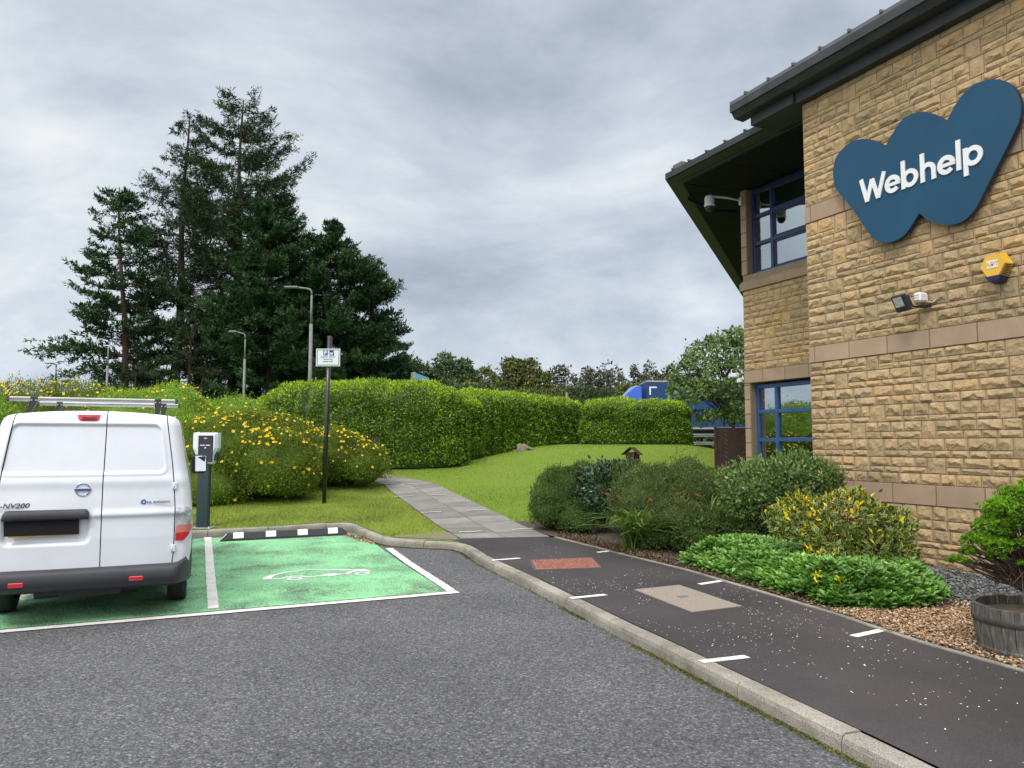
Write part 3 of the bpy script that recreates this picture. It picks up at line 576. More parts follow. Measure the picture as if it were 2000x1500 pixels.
# ================================================================ building
BT = np.array([-.417, .909]); BN = np.array([.909, .417])
def BW(n, t, z): return np.array([BN[0]*n + BT[0]*t, BN[1]*n + BT[1]*t, z])
RB = np.array([[-BT[0], BN[0], 0], [-BT[1], BN[1], 0], [0, 0, 1]])      # columns: right along the wall, into the wall, up
def bbx(b, n0, n1, t0, t1, z0, z1, mi=0, rnd=0., bev=0):
    c = BW((n0+n1)/2, (t0+t1)/2, (z0+z1)/2); d = (abs(t1-t0), abs(n1-n0), abs(z1-z0))
    (b.bbox(c, d, bev, RB, mi) if bev else b.box(c, d, RB, mi, rnd))
class StoneWall:
    """coursed rock-faced stone: fn(u, out, z) -> world; u runs along the wall"""
    def __init__(s, fn): s.fn = fn; s.b = MB(); s.k = 0
    def stone(s, u0, u1, z0, z1, cell=.019, flat=False):
        g_ = .0045; u0 += g_; u1 -= g_; z0 += g_; z1 -= g_; w, h = u1-u0, z1-z0
        if w < .02 or h < .02: return
        s.k += 1; r = random.random(); nu = max(3, int(w/cell)); nz = max(3, int(h/(cell*.8)))
        us = np.concatenate([[u0, u0+.003], np.linspace(u0+.012, u1-.012, nu), [u1-.003, u1]]); zs = np.concatenate([[z0, z0+.003], np.linspace(z0+.010, z1-.010, nz), [z1-.003, z1]])
        U, Z = np.meshgrid(us, zs, indexing='ij')
        if flat: Hh = np.full(U.shape, .022)
        else:
            sd = s.k; q = (Z-z0)/h; ph = random.uniform(.45, .95) if h < .16 else random.uniform(.25, .6)
            rid = .40 + .62*(vnoise(U*8.5, U*0+sd, 1)-.5) + .30*(vnoise(U*24, U*0+sd, 2)-.5)
            up = np.clip((1-q)/(1-rid+1e-3), 0, 1); lowr = np.clip(q/np.maximum(rid, .06), 0, 1)
            rid = np.clip(rid, .08, .85); prof = np.where(q > rid, .25+.75*up, .15+.85*lowr**2.2*(q < rid))
            am = .020 if h < .1 else .028
            ed = sstep(.008, .036, np.minimum(U-u0, u1-U))
            cell_n = np.round(vnoise(U*16, Z*16, sd % 97)*4)/4
            Hh = .006 + am*ph*prof*ed*sstep(-.002, .018, np.minimum(Z-z0, z1-Z)) + .013*(cell_n-.4)*ed*np.minimum(prof*2, 1) + .007*(vnoise(U*60, Z*60, 9)-.5)*ed
            Hh = np.maximum(Hh, .003)
        Hh[0, :] = Hh[-1, :] = -.006; Hh[:, 0] = Hh[:, -1] = -.006
        P = np.array([s.fn(a, o, c) for a, o, c in zip(U.ravel(), Hh.ravel(), Z.ravel())]).reshape(*U.shape, 3)
        s.b.grid(P, 1 if flat else 0, smooth=False, rnd=r)
    def course(s, u0, u1, z0, z1, lo=.17, hi=.40, skip=(), **kw):
        u = u0
        edges = sorted(skip)
        while u < u1-1e-3:
            nx = [e for e in edges if e[0] >= u-1e-6]; lim = min(u1, nx[0][0]) if nx else u1
            if lim-u < 1e-3:
                u = nx[0][1]; continue
            w = random.uniform(lo, hi) if z1-z0 < .1 else random.uniform(lo, hi*.85)
            if lim-(u+w) < lo*.7: w = lim-u
            s.stone(u, u+w, z0, z1, **kw); u += w
    def area(s, u0, u1, z0, z1, pat, cell=.019):
        hs = []; z = z0; i = 0
        while z < z1-.045:
            h = pat[i % len(pat)]
            if z1-(z+h) < .05: h = z1-z
            hs.append((z, z+h)); z += h; i += 1
        skip_next = ()
        for k, (a, c) in enumerate(hs):
            sk = skip_next; skip_next = ()
            if (c-a) < .095 and k+1 < len(hs):
                js = []; u = u0+random.uniform(.3, 1.0)
                while u < u1-.3:
                    w = random.uniform(.17, .24); js.append((u, u+w)); s.stone(u, u+w, a, hs[k+1][1], cell=cell); u += w+random.uniform(.8, 1.7)
                js = [j for j in js if not any(j[0] < q[1] and q[0] < j[1] for q in sk)]
                s.course(u0, u1, a, c, skip=list(js)+list(sk), cell=cell); skip_next = js
            else: s.course(u0, u1, a, c, skip=sk, cell=cell)
    def band(s, u0, u1, z0, z1, off=.0, L=.62, first=None):
        u = u0; w = first or L
        while u < u1-1e-3:
            w_ = min(w, u1-u); s.stone(u, u+w_, z0, z1, cell=.3, flat=True); u += w_; w = L
PAT = [.13, .075, .115, .085, .14, .09, .12, .07, .145, .11, .13, .08]
def building():
    B = thing('office_building', 'two storey sandstone office building with dark overhanging eaves and blue framed windows', 'building', tuple(BW(8.3, 6, 0)))
    nF, tC = 8.27, 8.0; nR, tL = 10.05, 11.33
    f = lambda u, o, z: BW(nF-o, tC-u, z)
    s = StoneWall(f)
    for (u0, u1, cell) in ((0, 3.45, .017), (3.45, 9.5, .07)):
        for z0, z1, sh in ((-.05, .875, 3), (1.12, 2.725, 0), (2.957, 4.71, 5), (4.953, 6.47, 8)):
            s.area(u0, u1, z0, z1, PAT[sh:]+PAT[:sh], cell)
    for z0, z1 in ((.875, 1.12), (2.725, 2.957), (4.71, 4.953)):
        s.band(0, 9.5, z0, z1, L=.585, first=.11)
    bbx(s.b, nF+.003, nF+.3, tC-9.5, tC-.004, -.3, 6.47, 2)
    s.b.build('wall', [M['stone'], M['ashlar'], M['mortar']], B)
    # recessed bay wall
    f = lambda u, o, z: BW(nR-o, tL-u, z); s = StoneWall(f)
    s.area(0, 3.25, 2.975, 4.50, PAT, .022); s.band(0, 3.25, 2.735, 2.975, L=.55, first=.5); s.area(.17, 3.25, -.1, .95, PAT[4:]+PAT, .05)
    # stone piers at the outer jambs
    for z0, z1 in ((.0, 2.735), (4.80, 6.45)):
        z = z0
        while z < z1-.01:
            h = min(.27, z1-z); s.stone(0, .155, z, z+h, cell=.3, flat=True); z += h
    bbx(s.b, nR+.003, nR+.25, tL-3.3, tL-.01, 2.735, 4.79, 2); bbx(s.b, nR+.005, nR+.28, tL-.15, tL-.01, -.2, 2.735, 2); bbx(s.b, nR+.005, nR+.28, tL-.15, tL-.01, 4.79, 6.45, 2)
    bbx(s.b, nR, nR+.25, tL-3.3, tL-.15, -.2, .95, 2)
    # chamfered return wall going back at 45 degrees
    ch = np.array([.392, .92]); p0 = BW(nR+.02, tL-.01, 0)[:2]; p1 = p0+ch*14; nn = np.array([ch[1], -ch[0]])*.3
    s.b.prism([(*p0, -.2), (*p1, -.2), (*(p1+nn), -.2), (*(p0+nn), -.2)], (0, 0, 6.6), 2)
    # return between the two walls
    bbx(s.b, nF+.3, nR+.3, tC-.30, tC-.006, -.3, 6.47, 2)
    s.b.build('wall', [M['stone'], M['ashlar'], M['mortar']], B)
    # sloped sill
    b = MB()
    for i, (ta, tb) in enumerate(((tL+.03, tL-.78), (tL-.784, tL-1.75), (tL-1.754, tL-2.8), (tL-2.804, tL-3.3))):
        P = [BW(nR-.055, ta, 4.50), BW(nR-.055, ta, 4.63), BW(nR+.16, ta, 4.80), BW(nR+.16, ta, 4.50)]; b.prism(P, BW(0, tb-ta, 0)); b.r[-6:] = [random.random()]*6
    b.build('sill', M['ashlar'], B)
    # dim room behind the glass
    b = MB(); 
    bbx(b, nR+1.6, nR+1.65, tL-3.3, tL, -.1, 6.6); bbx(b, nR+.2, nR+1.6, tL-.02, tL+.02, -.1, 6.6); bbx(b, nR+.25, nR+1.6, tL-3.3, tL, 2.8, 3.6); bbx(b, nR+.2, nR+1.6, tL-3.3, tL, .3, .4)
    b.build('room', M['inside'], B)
    # windows
    def window(z0, z1, zs, fm, t_mull, bl, casement):
        t0, t1 = tL-.155, tL-3.28; nW = nR+.12
        w = MB(); fw = .055
        bbx(w, nW, nW+.07, t0, t0-fw, z0, z1, bev=.006); bbx(w, nW, nW+.07, t1, t1+fw, z0, z1, bev=.006)
        bbx(w, nW-.003, nW+.073, t1, t0, z1-.075, z1-.001, bev=.006); bbx(w, nW-.02, nW+.073, t1, t0, z0, z0+.05, bev=.006)
        for tm in t_mull: bbx(w, nW-.008, nW+.065, tm-.035, tm+.035, z0+.04, z1-.07, bev=.006)
        cols = [t0-fw] + [x for tm in t_mull for x in (tm+.035, tm-.035)] + [t1+fw]
        for a, c in zip(cols[::2], cols[1::2]):
            for z in zs: bbx(w, nW-.004, nW+.066, c, a, z-.035, z+.035, bev=.006)
            zz = [z0+.05] + [x for z in zs for x in (z-.035, z+.035)] + [z1-.075]
            if casement and abs(a-c) > .8:          # inner opening sash rim
                for za, zb in zip(zz[::2], zz[1::2]):
                    bbx(w, nW+.012, nW+.05, c, a, zb-.03, zb, bev=.004); bbx(w, nW+.012, nW+.05, c, a, za, za+.03, bev=.004)
                    bbx(w, nW+.0125, nW+.0495, a-.03, a, za+.03, zb-.03, bev=.004); bbx(w, nW+.0125, nW+.0495, c, c+.03, za+.03, zb-.03, bev=.004)
        wo = w.build('window', fm, B)
        p = MB()
        for a, c in zip(cols[::2], cols[1::2]):
            zz = [z0+.05] + [x for z in zs for x in (z-.035, z+.035)] + [z1-.075]
            for za, zb in zip(zz[::2], zz[1::2]): 
                bbx(p, nW+.038, nW+.044, c-.002, a+.002, za-.002, zb+.002)
        p.build('pane', M['glass'], wo)
        for (ta, tb, za, zb) in bl:
            t = ta; v = MB()
            while t > tb+.02:
                t2 = max(tb, t-.105); n0 = nW+.16; P = [BW(n0+.0, t, za), BW(n0+.018, t2, za), BW(n0+.018, t2, zb), BW(n0+.0, t, zb)]; v.prism(P, BW(.003, 0, 0)); t = t2
            v.build('blind', M['blind'], wo)
    window(4.80, 6.43, (5.375, 5.905), M['frame_dark'], (10.66, 8.95), [(11.1, 10.95, 4.85, 6.2), (10.85, 10.7, 4.85, 6.2), (9.2, 8.2, 4.9, 6.2)], True)
    window(.95, 2.705, (1.675, 2.195), M['frame'], (10.66, 8.95), [(11.13, 10.92, 1.0, 2.66), (10.84, 10.70, 1.0, 2.66), (10.6, 8.2, 2.0, 2.66), (10.57, 10.33, 1.0, 1.55), (10.02, 8.2, 1.0, 2.1)], False)
    # ---- lower roof: eave corner A, front edge along the wall, chamfered edge going back
    A = np.array([8.43, 11.52]); chd = np.array([.74, .673]); E_ = A + chd*13
    def poly(pts, z): return [BW(n, t, z) for n, t in pts]
    inn = lambda d, q: None
    # offsets from the two edges: front edge direction t, chamfer direction chd
    def corner(d): # point d inside both edges
        cn = np.array([chd[1], -chd[0]])       # inward normal candidate
        if cn @ np.array([1, 0]) < 0: cn = -cn
        # n = A.n + d ; (P-A).cn = d
        n_ = A[0]+d; t_ = A[1] + (d - (n_-A[0])*cn[0])/cn[1]; return np.array([n_, t_]), cn
    c0, cn = corner(.0); c1, _ = corner(.045); c2, _ = corner(.24); c3, _ = corner(.30)
    tE = 7.4
    b = MB()
    # fascia (gutter) front and chamfer: outer face, thickness .045
    def strip(ca, cb, z0, z1, mi=0, z0b=None, z1b=None):
        """closed box strip between offset lines ca and cb along both edges"""
        z0b = z0 if z0b is None else z0b; z1b = z1 if z1b is None else z1b
        for (pa, pb, qa, qb) in ((np.array([ca[0], tE]), ca, np.array([cb[0], tE]), cb), (ca, ca+chd*13, cb, cb+chd*13)):
            V = [BW(*pa, z0), BW(*pb, z0), BW(*qb, z0b), BW(*qa, z0b), BW(*pa, z1), BW(*pb, z1), BW(*qb, z1b), BW(*qa, z1b)]
            b.add(V, [(0, 1, 2, 3), (7, 6, 5, 4), (0, 4, 5, 1), (1, 5, 6, 2), (2, 6, 7, 3), (3, 7, 4, 0)], mi)
    strip(c0, c1, 6.515, 6.625); strip(c1+0, c2, 6.50, 6.60, z0b=6.47, z1b=6.60)
    strip(c2, c3, 6.445, 6.60)
    b.build('gutter', M['fascia'], B)
    # soffit panels, cut at 45 degrees with open joints
    b = MB(); c4, _ = corner(.305); jn = .012
    wallin = [np.array([nR+.1, tE]), np.array([nR+.1, 11.36])]
    def sp(pts, z=6.452): b.prism(poly(pts, z), (0, 0, .03))
    mit = np.array([nR+.1, 11.36]) 
    tcuts = [tE, 8.75, 10.05]
    sp([(c4[0], tE), (c4[0], 10.2), (nR+.1, 10.2), (nR+.1, tE)]) ; sp([(c4[0], 10.2+jn), tuple(c4+np.array([0, -.02])), (nR+.1, mit[1]), (nR+.1, 10.2+jn)])
    prev = None; e0 = c4 + np.array([.0, .012]); w0 = mit + np.array([0., .014])
    for k in range(8):
        L1 = 1.45*(k+1); a0 = e0 if k == 0 else e0+chd*(1.45*k+.012); b0 = w0 if k == 0 else w0+chd*(1.45*k+.012)
        sp([tuple(a0), tuple(e0+chd*L1), tuple(w0+chd*L1), tuple(b0)])
    b.build('soffit', M['soffit'], B)
    # steel tie under the chamfered soffit
    b = MB(); b.tube([BW(9.32, 12.0, 6.42), BW(9.7, 11.8, 6.16), BW(10.06, 11.45, 6.10)], .03, 6); b.build('bracket', M['soffit'], B)
    # roof slabs
    b = MB(); V = [BW(A[0]+.01, tE, 6.626), BW(*(A+.01), 6.626), BW(*(E_+np.array([.01, 0])), 6.626), BW(17, 20, 7.9), BW(14, tE, 7.9)]
    b.add(V + [v-np.array([0, 0, .05]) for v in V], [(0, 1, 2, 3, 4), (9, 8, 7, 6, 5)] + [(i, i+5, (i+1) % 5+5, (i+1) % 5) for i in range(5)])
    for k in range(6):          # standing seams ending at the eave
        t = 8.9+k*.48; b.tube([BW(A[0]-.01, t, 6.645), BW(A[0]+3, t, 7.3)], .013, 6); b.box(BW(A[0]-.0, t, 6.645), (.03, .035, .035), RB)
    b.box(BW(A[0]+.10, 11.18, 6.67), (.26, .16, .09), RB)
    b.build('roof', M['roofm'], B)
    # ---- upper roof over the front wall
    tU = 9.06; nU = 7.86; b = MB(); t9 = -1.5
    def bar(pts): b.prism([BW(n, t9, z) for n, z in pts], BW(0, tU-t9, 0))
    bar([(nU, 6.70), (nU, 6.815), (nU+.03, 6.815), (nU+.03, 6.70)])
    bar([(nU+.031, 6.702), (nU+.031, 6.80), (nU+.30, 6.80), (nU+.26, 6.60), (nU+.09, 6.615)])
    b.build('gutter', M['fascia'], B)
    b = MB(); b.prism([BW(nU+.265, t9, 6.452), BW(nU+.265, t9, 6.80), BW(8.5, t9, 6.80), BW(8.5, t9, 6.452)], BW(0, 7.98-t9, 0)); b.prism([BW(nU+.23, 7.995, 6.46), BW(nU+.23, 7.995, 6.80), BW(8.6, 7.995, 6.80), BW(8.6, 7.995, 6.46)], BW(0, 8.86-7.995, 0))
    b.build('frieze', M['fascia'], B)
    b = MB(); V = [BW(nU+.003, t9, 6.818), BW(nU+.003, tU, 6.818), BW(13, tU, 8.2), BW(13, t9, 8.2)]; b.prism(V, (0, 0, .05))
    for k in range(20):
        t = tU-.35-k*.48; b.tube([BW(nU, t, 6.885), BW(nU+3, t, 7.67)], .013, 6); b.box(BW(nU+.0, t, 6.875), (.03, .035, .04), RB)
    b.build('roof', M['roofm'], B)
    # fillers between the roofs so no sky shows through the building
    b = MB(); bbx(b, 8.62, 12, t9, 7.9, 6.475, 6.79); b.build('wall', M['soffit'], B)
building()

# ---------------------------------------------------------------- strokes and text
def smoothloop(P, k=6):
    P = np.array(P, float); n = len(P); out = []
    for i in range(n):
        p0, p1, p2, p3 = P[i-1], P[i], P[(i+1) % n], P[(i+2) % n]
        for j in range(k):
            t = j/k; out.append(.5*((2*p1)+(-p0+p2)*t+(2*p0-5*p1+4*p2-p3)*t*t+(-p0+3*p1-3*p2+p3)*t**3))
    return np.array(out)
def text_mesh(name, body, size, loc, R, mat, parent, offset=0., extrude=.002, align='CENTER', sx=1.0, shear=0.):
    c = bpy.data.curves.new(name, 'FONT'); c.body = body; c.size = size; c.extrude = extrude; c.offset = offset; c.align_x = align; c.align_y = 'CENTER'; c.resolution_u = 3; c.shear = shear
    o = bpy.data.objects.new(name, c); COL.objects.link(o); dg = bpy.context.evaluated_depsgraph_get(); me = bpy.data.meshes.new_from_object(o.evaluated_get(dg)); bpy.data.objects.remove(o)
    n = len(me.vertices); V = np.zeros(n*3); me.vertices.foreach_get('co', V); V = V.reshape(-1, 3)*np.array([sx, 1, 1]); b = MB(); F = [tuple(p.vertices) for p in me.polygons]
    V = V @ np.array(R).T + np.array(loc); b.add(V, F); bpy.data.meshes.remove(me); return b.build(name, mat, parent)
RT = np.stack([RB[:, 0], RB[:, 2], -RB[:, 1]], 1)     # text x -> right along wall, y -> up, z -> out of the wall
def wall_sign():
    pts = [(7.376, 5.142), (7.375, 5.30), (7.33, 5.423), (7.25, 5.50), (7.12, 5.55), (7.006, 5.56), (6.847, 5.52), (6.70, 5.44), (6.585, 5.335), (6.564, 5.31), (6.54, 5.325), (6.486, 5.393), (6.40, 5.49), (6.32, 5.55), (6.211, 5.58), (6.039, 5.553), (5.90, 5.475), (5.77, 5.36), (5.734, 5.325), (5.715, 5.335), (5.654, 5.417), (5.59, 5.49), (5.50, 5.56), (5.371, 5.602), (5.198, 5.58), (5.034, 5.48), (4.933, 5.331), (4.894, 5.163), (4.911, 5.031), (4.982, 4.891), (5.161, 4.617), (5.32, 4.38), (5.40, 4.25), (5.48, 4.165), (5.594, 4.101), (5.748, 4.10), (5.905, 4.16), (6.032, 4.243), (6.10, 4.315), (6.122, 4.336), (6.145, 4.32), (6.2, 4.26), (6.311, 4.15), (6.441, 4.095), (6.602, 4.10), (6.75, 4.173), (6.845, 4.283), (6.971, 4.484), (7.162, 4.776), (7.322, 4.984)]
    P = smoothloop(pts, 5); s_ = thing('wall_sign', 'large cloud shaped petrol blue sign with white lettering on the sandstone wall', 'sign', tuple(BW(8.2, 6.1, 4.85)))
    b = MB(); b.prism([BW(8.15, t, z) for t, z in P], BW(.055, 0, 0), 0); b.m = [0] + [1]*(len(b.m)-1); o = b.build('board', [M['signblue'], M['signedge']], s_)
    b = MB()
    for t, z in ((7.1, 5.2), (5.3, 5.2), (6.6, 4.3), (5.7, 4.4), (6.2, 4.9)): b = MB(); bbx(b, 8.2, 8.27, t-.03, t+.03, z-.03, z+.03); b.build('stand_off', M['signedge'], s_)
    # hand built letters: x to the right, origin at the baseline
    b = MB(); lw = .056; dep = [0]
    def put(u, v, o): return BW(8.148-o, 6.955-u*.978, 4.69+v)
    def stroke(P, w=lw, closed=False):
        dep[0] += 1; P = np.array(P, float); z = .014+.0004*(dep[0] % 6)
        if closed: T = unit(np.roll(P, -1, 0)-np.roll(P, 1, 0))
        else: T = unit(np.gradient(P, axis=0))
        Nn = np.stack([-T[:, 1], T[:, 0]], 1); A_ = P+Nn*w/2; C_ = P-Nn*w/2; n = len(P); V = [put(*a, z) for a in A_]+[put(*c, z) for c in C_]+[put(*a, 0) for a in A_]+[put(*c, 0) for c in C_]; F = []
        m_ = n if closed else n-1
        for i in range(m_):
            j = (i+1) % n; F += [(i, j, n+j, n+i), (2*n+i, 2*n+j, j, i), (n+i, n+j, 3*n+j, 3*n+i)]
        if not closed: F += [(0, n, 3*n, 2*n), (n-1, 3*n-1, 4*n-1, 2*n-1)]
        b.add(V, F)
    def arc(cx, cy, r, a0, a1, n=26, ry=None): return [(cx+r*math.cos(math.radians(a)), cy+(ry or r)*math.sin(math.radians(a))) for a in np.linspace(a0, a1, n)]
    xh, asc, x = .225, .350, .0; r = (xh-lw)/2; sh = .035
    # W
    stroke([(x+.03, .31), (x+.115, .0)]); stroke([(x+.115, .0), (x+.20, .27)]); stroke([(x+.20, .27), (x+.285, .0)]); stroke([(x+.285, .0), (x+.385, .31)]); x += .385
    def e(x): c = x+r+lw/2; stroke(arc(c, xh/2, r, 2, 318, 34)); stroke([(c-r+.01, xh/2-.0), (c+r+lw/2-.004, xh/2)], .042)
    e(x+.005); x += .245
    stroke([(x+lw/2, 0), (x+lw/2, asc)]); c = x+lw/2+r+.008; stroke(arc(c, xh/2, r, 0, 360, 36)[:-1], closed=True); x += .265
    stroke([(x+lw/2, 0), (x+lw/2, asc)]); stroke(arc(x+lw/2+.073, xh-.03-.073, .073, 165, 0, 18)+[(x+lw/2+.146, 0)]); x += .225
    e(x); x += .238
    stroke([(x+lw/2, 0), (x+lw/2, asc)]); x += .085
    stroke([(x+lw/2, -.095), (x+lw/2, xh)]); c = x+lw/2+r+.008; stroke(arc(c, xh/2, r, 0, 360, 36)[:-1], closed=True)
    b.build('lettering', M['white'], s_)
wall_sign()
def alarm():
    a = thing('alarm_box', 'yellow hexagonal burglar alarm box with navy base on the sandstone wall', 'alarm box', tuple(BW(8.2, 5.25, 3.5)))
    tc, zc = 5.262, 3.525; r = .145
    def hexa(n, k, zsh=0): return [BW(n, tc+k*r*math.cos(math.radians(d)), zc+k*r*math.sin(math.radians(d))+zsh) for d in range(0, 360, 60)]
    F, Bk = hexa(8.12, .92), hexa(8.235, 1.08); b = MB(); b.add(F+Bk, [(5, 4, 3, 2, 1, 0)]+[(i, (i+1) % 6, (i+1) % 6+6, i+6) for i in range(6)]); b.build('cover', M['hazyellow'], a)
    b = MB()
    for k in range(6):   # louvres on the right hand lower side
        n0 = 8.135+k*.016
        p = BW(n0, tc-r*.92*math.cos(math.radians(-14))+.012, zc-.06); 
        q0 = np.array(F[3])*(1-(k+.8)/7)+np.array(F[4])*((k+.8)/7); q1 = np.array(Bk[3])*(1-(k+.8)/7)+np.array(Bk[4])*((k+.8)/7)
        d = (q1-q0); off = np.array([*(-BT*.004), -.003]); b.tube([q0+d*.2+off, q0+d*.85+off], .0045, 5)
    b.build('louvre', M['navy'], a)
    b = MB(); lo = [BW(8.115, tc-.082, zc-.118), BW(8.115, tc+.082, zc-.118), BW(8.12, tc+.055, zc-.165), BW(8.12, tc-.055, zc-.165)]; hi = [BW(8.24, tc-.095, zc-.135), BW(8.24, tc+.095, zc-.135), BW(8.24, tc+.06, zc-.19), BW(8.24, tc-.06, zc-.19)]
    b.add(lo+hi, [(0, 1, 2, 3), (0, 4, 5, 1), (1, 5, 6, 2), (2, 6, 7, 3), (3, 7, 4, 0)]); b.build('base', M['navy'], a)
    b = MB(); bbx(b, 8.116, 8.119, tc-.062, tc+.062, zc-.032, zc+.055); p = b.build('panel', M['signface'], a)
    text_mesh('lettering', 'ADT', .062, BW(8.114, tc, zc+.012), RT, M['yellowink'], p, .002, .001, sx=1.1)
    b = MB(); b.lathe(BW(8.113, tc-.003, zc+.006), [(.001, -.004), (.007, -.004), (.007, .004)], 10, axis='y'); b.build('indicator', M['ink'], p)
alarm()
def flood():
    a = thing('floodlight', 'black angled floodlight with white sensor box on the sandstone wall', 'light', tuple(BW(8.2, 6.2, 3.25)))
    c = BW(8.0, 6.30, 3.275); R = RB @ rotz(math.radians(-14)) @ rotx(math.radians(24)) 
    b = MB(); b.bbox(c, (.23, .05, .21), .012, R); b.bbox(c+R@np.array([0, .045, 0]), (.16, .05, .15), .015, R)
    for k in range(7): b.box(c+R@np.array([-.06+.02*k, .078, 0]), (.005, .02, .13), R)
    b.build('housing', M['black'], a)
    b = MB(); b.box(c+R@np.array([-.005, -.0265, .022]), (.15, .004, .12), R); b.build('lens', M['lens'], a)
    b = MB(); b.tube([c+R@np.array([.09, .05, -.07]), BW(8.1, 6.19, 3.22), BW(8.24, 6.12, 3.24)], .012, 6); b.box(BW(8.2, 6.14, 3.225), (.10, .09, .02), RB); b.build('bracket', M['black'], a)
    b = MB(); b.bbox(BW(8.14, 6.145, 3.325), (.095, .15, .115), .02, RB)
    for k in range(3): b.box(BW(8.062, 6.145, 3.355-.03*k), (.07, .01, .008), RB)
    b.build('sensor', M['white'], a)
    b = MB(); b.tube([BW(8.16, 6.08, 3.27), BW(8.20, 6.04, 3.255), BW(8.24, 6.02, 3.30)], .0035, 6); b.build('cable', M['white'], a)
flood()
def dome():
    a = thing('security_camera', 'white dome security camera on a bracket under the dark eave', 'camera', tuple(BW(9.9, 11.3, 6.2)))
    n0, t0 = 9.0, 11.62; c = BW(9.32, 11.36, 6.05)
    b = MB(); b.bbox(BW(9.98, 11.26, 6.235), (.06, .05, .15), .01, RB); b.tube([BW(9.97, 11.26, 6.25), BW(9.7, 11.30, 6.275), BW(9.4, 11.35, 6.275), c+[0, 0, .20]], .022, 8); b.build('arm', M['white'], a)
    b = MB(); b.lathe(c, [(.03, .235), (.07, .225), (.09, .19), (.092, .07), (.10, .06), (.10, .035), (.086, .02)], 24); b.build('housing', M['white'], a)
    b = MB(); b.lathe(c, [(.084, .022), (.08, -.02), (.06, -.058), (.03, -.078), (.001, -.084)], 20); b.build('dome', M['black'], a)
    a = thing('security_camera', 'small white camera at the outer corner of the stone band above the lower window', 'camera', tuple(BW(10.0, 11.4, 2.9)))
    b = MB(); b.bbox(BW(9.98, 11.40, 2.80), (.10, .07, .08), .012, RB); b.build('bracket', M['white'], a)
    b = MB(); b.bbox(BW(9.93, 11.46, 2.90), (.13, .10, .085), .02, RB); b.build('housing', M['white'], a)
dome()
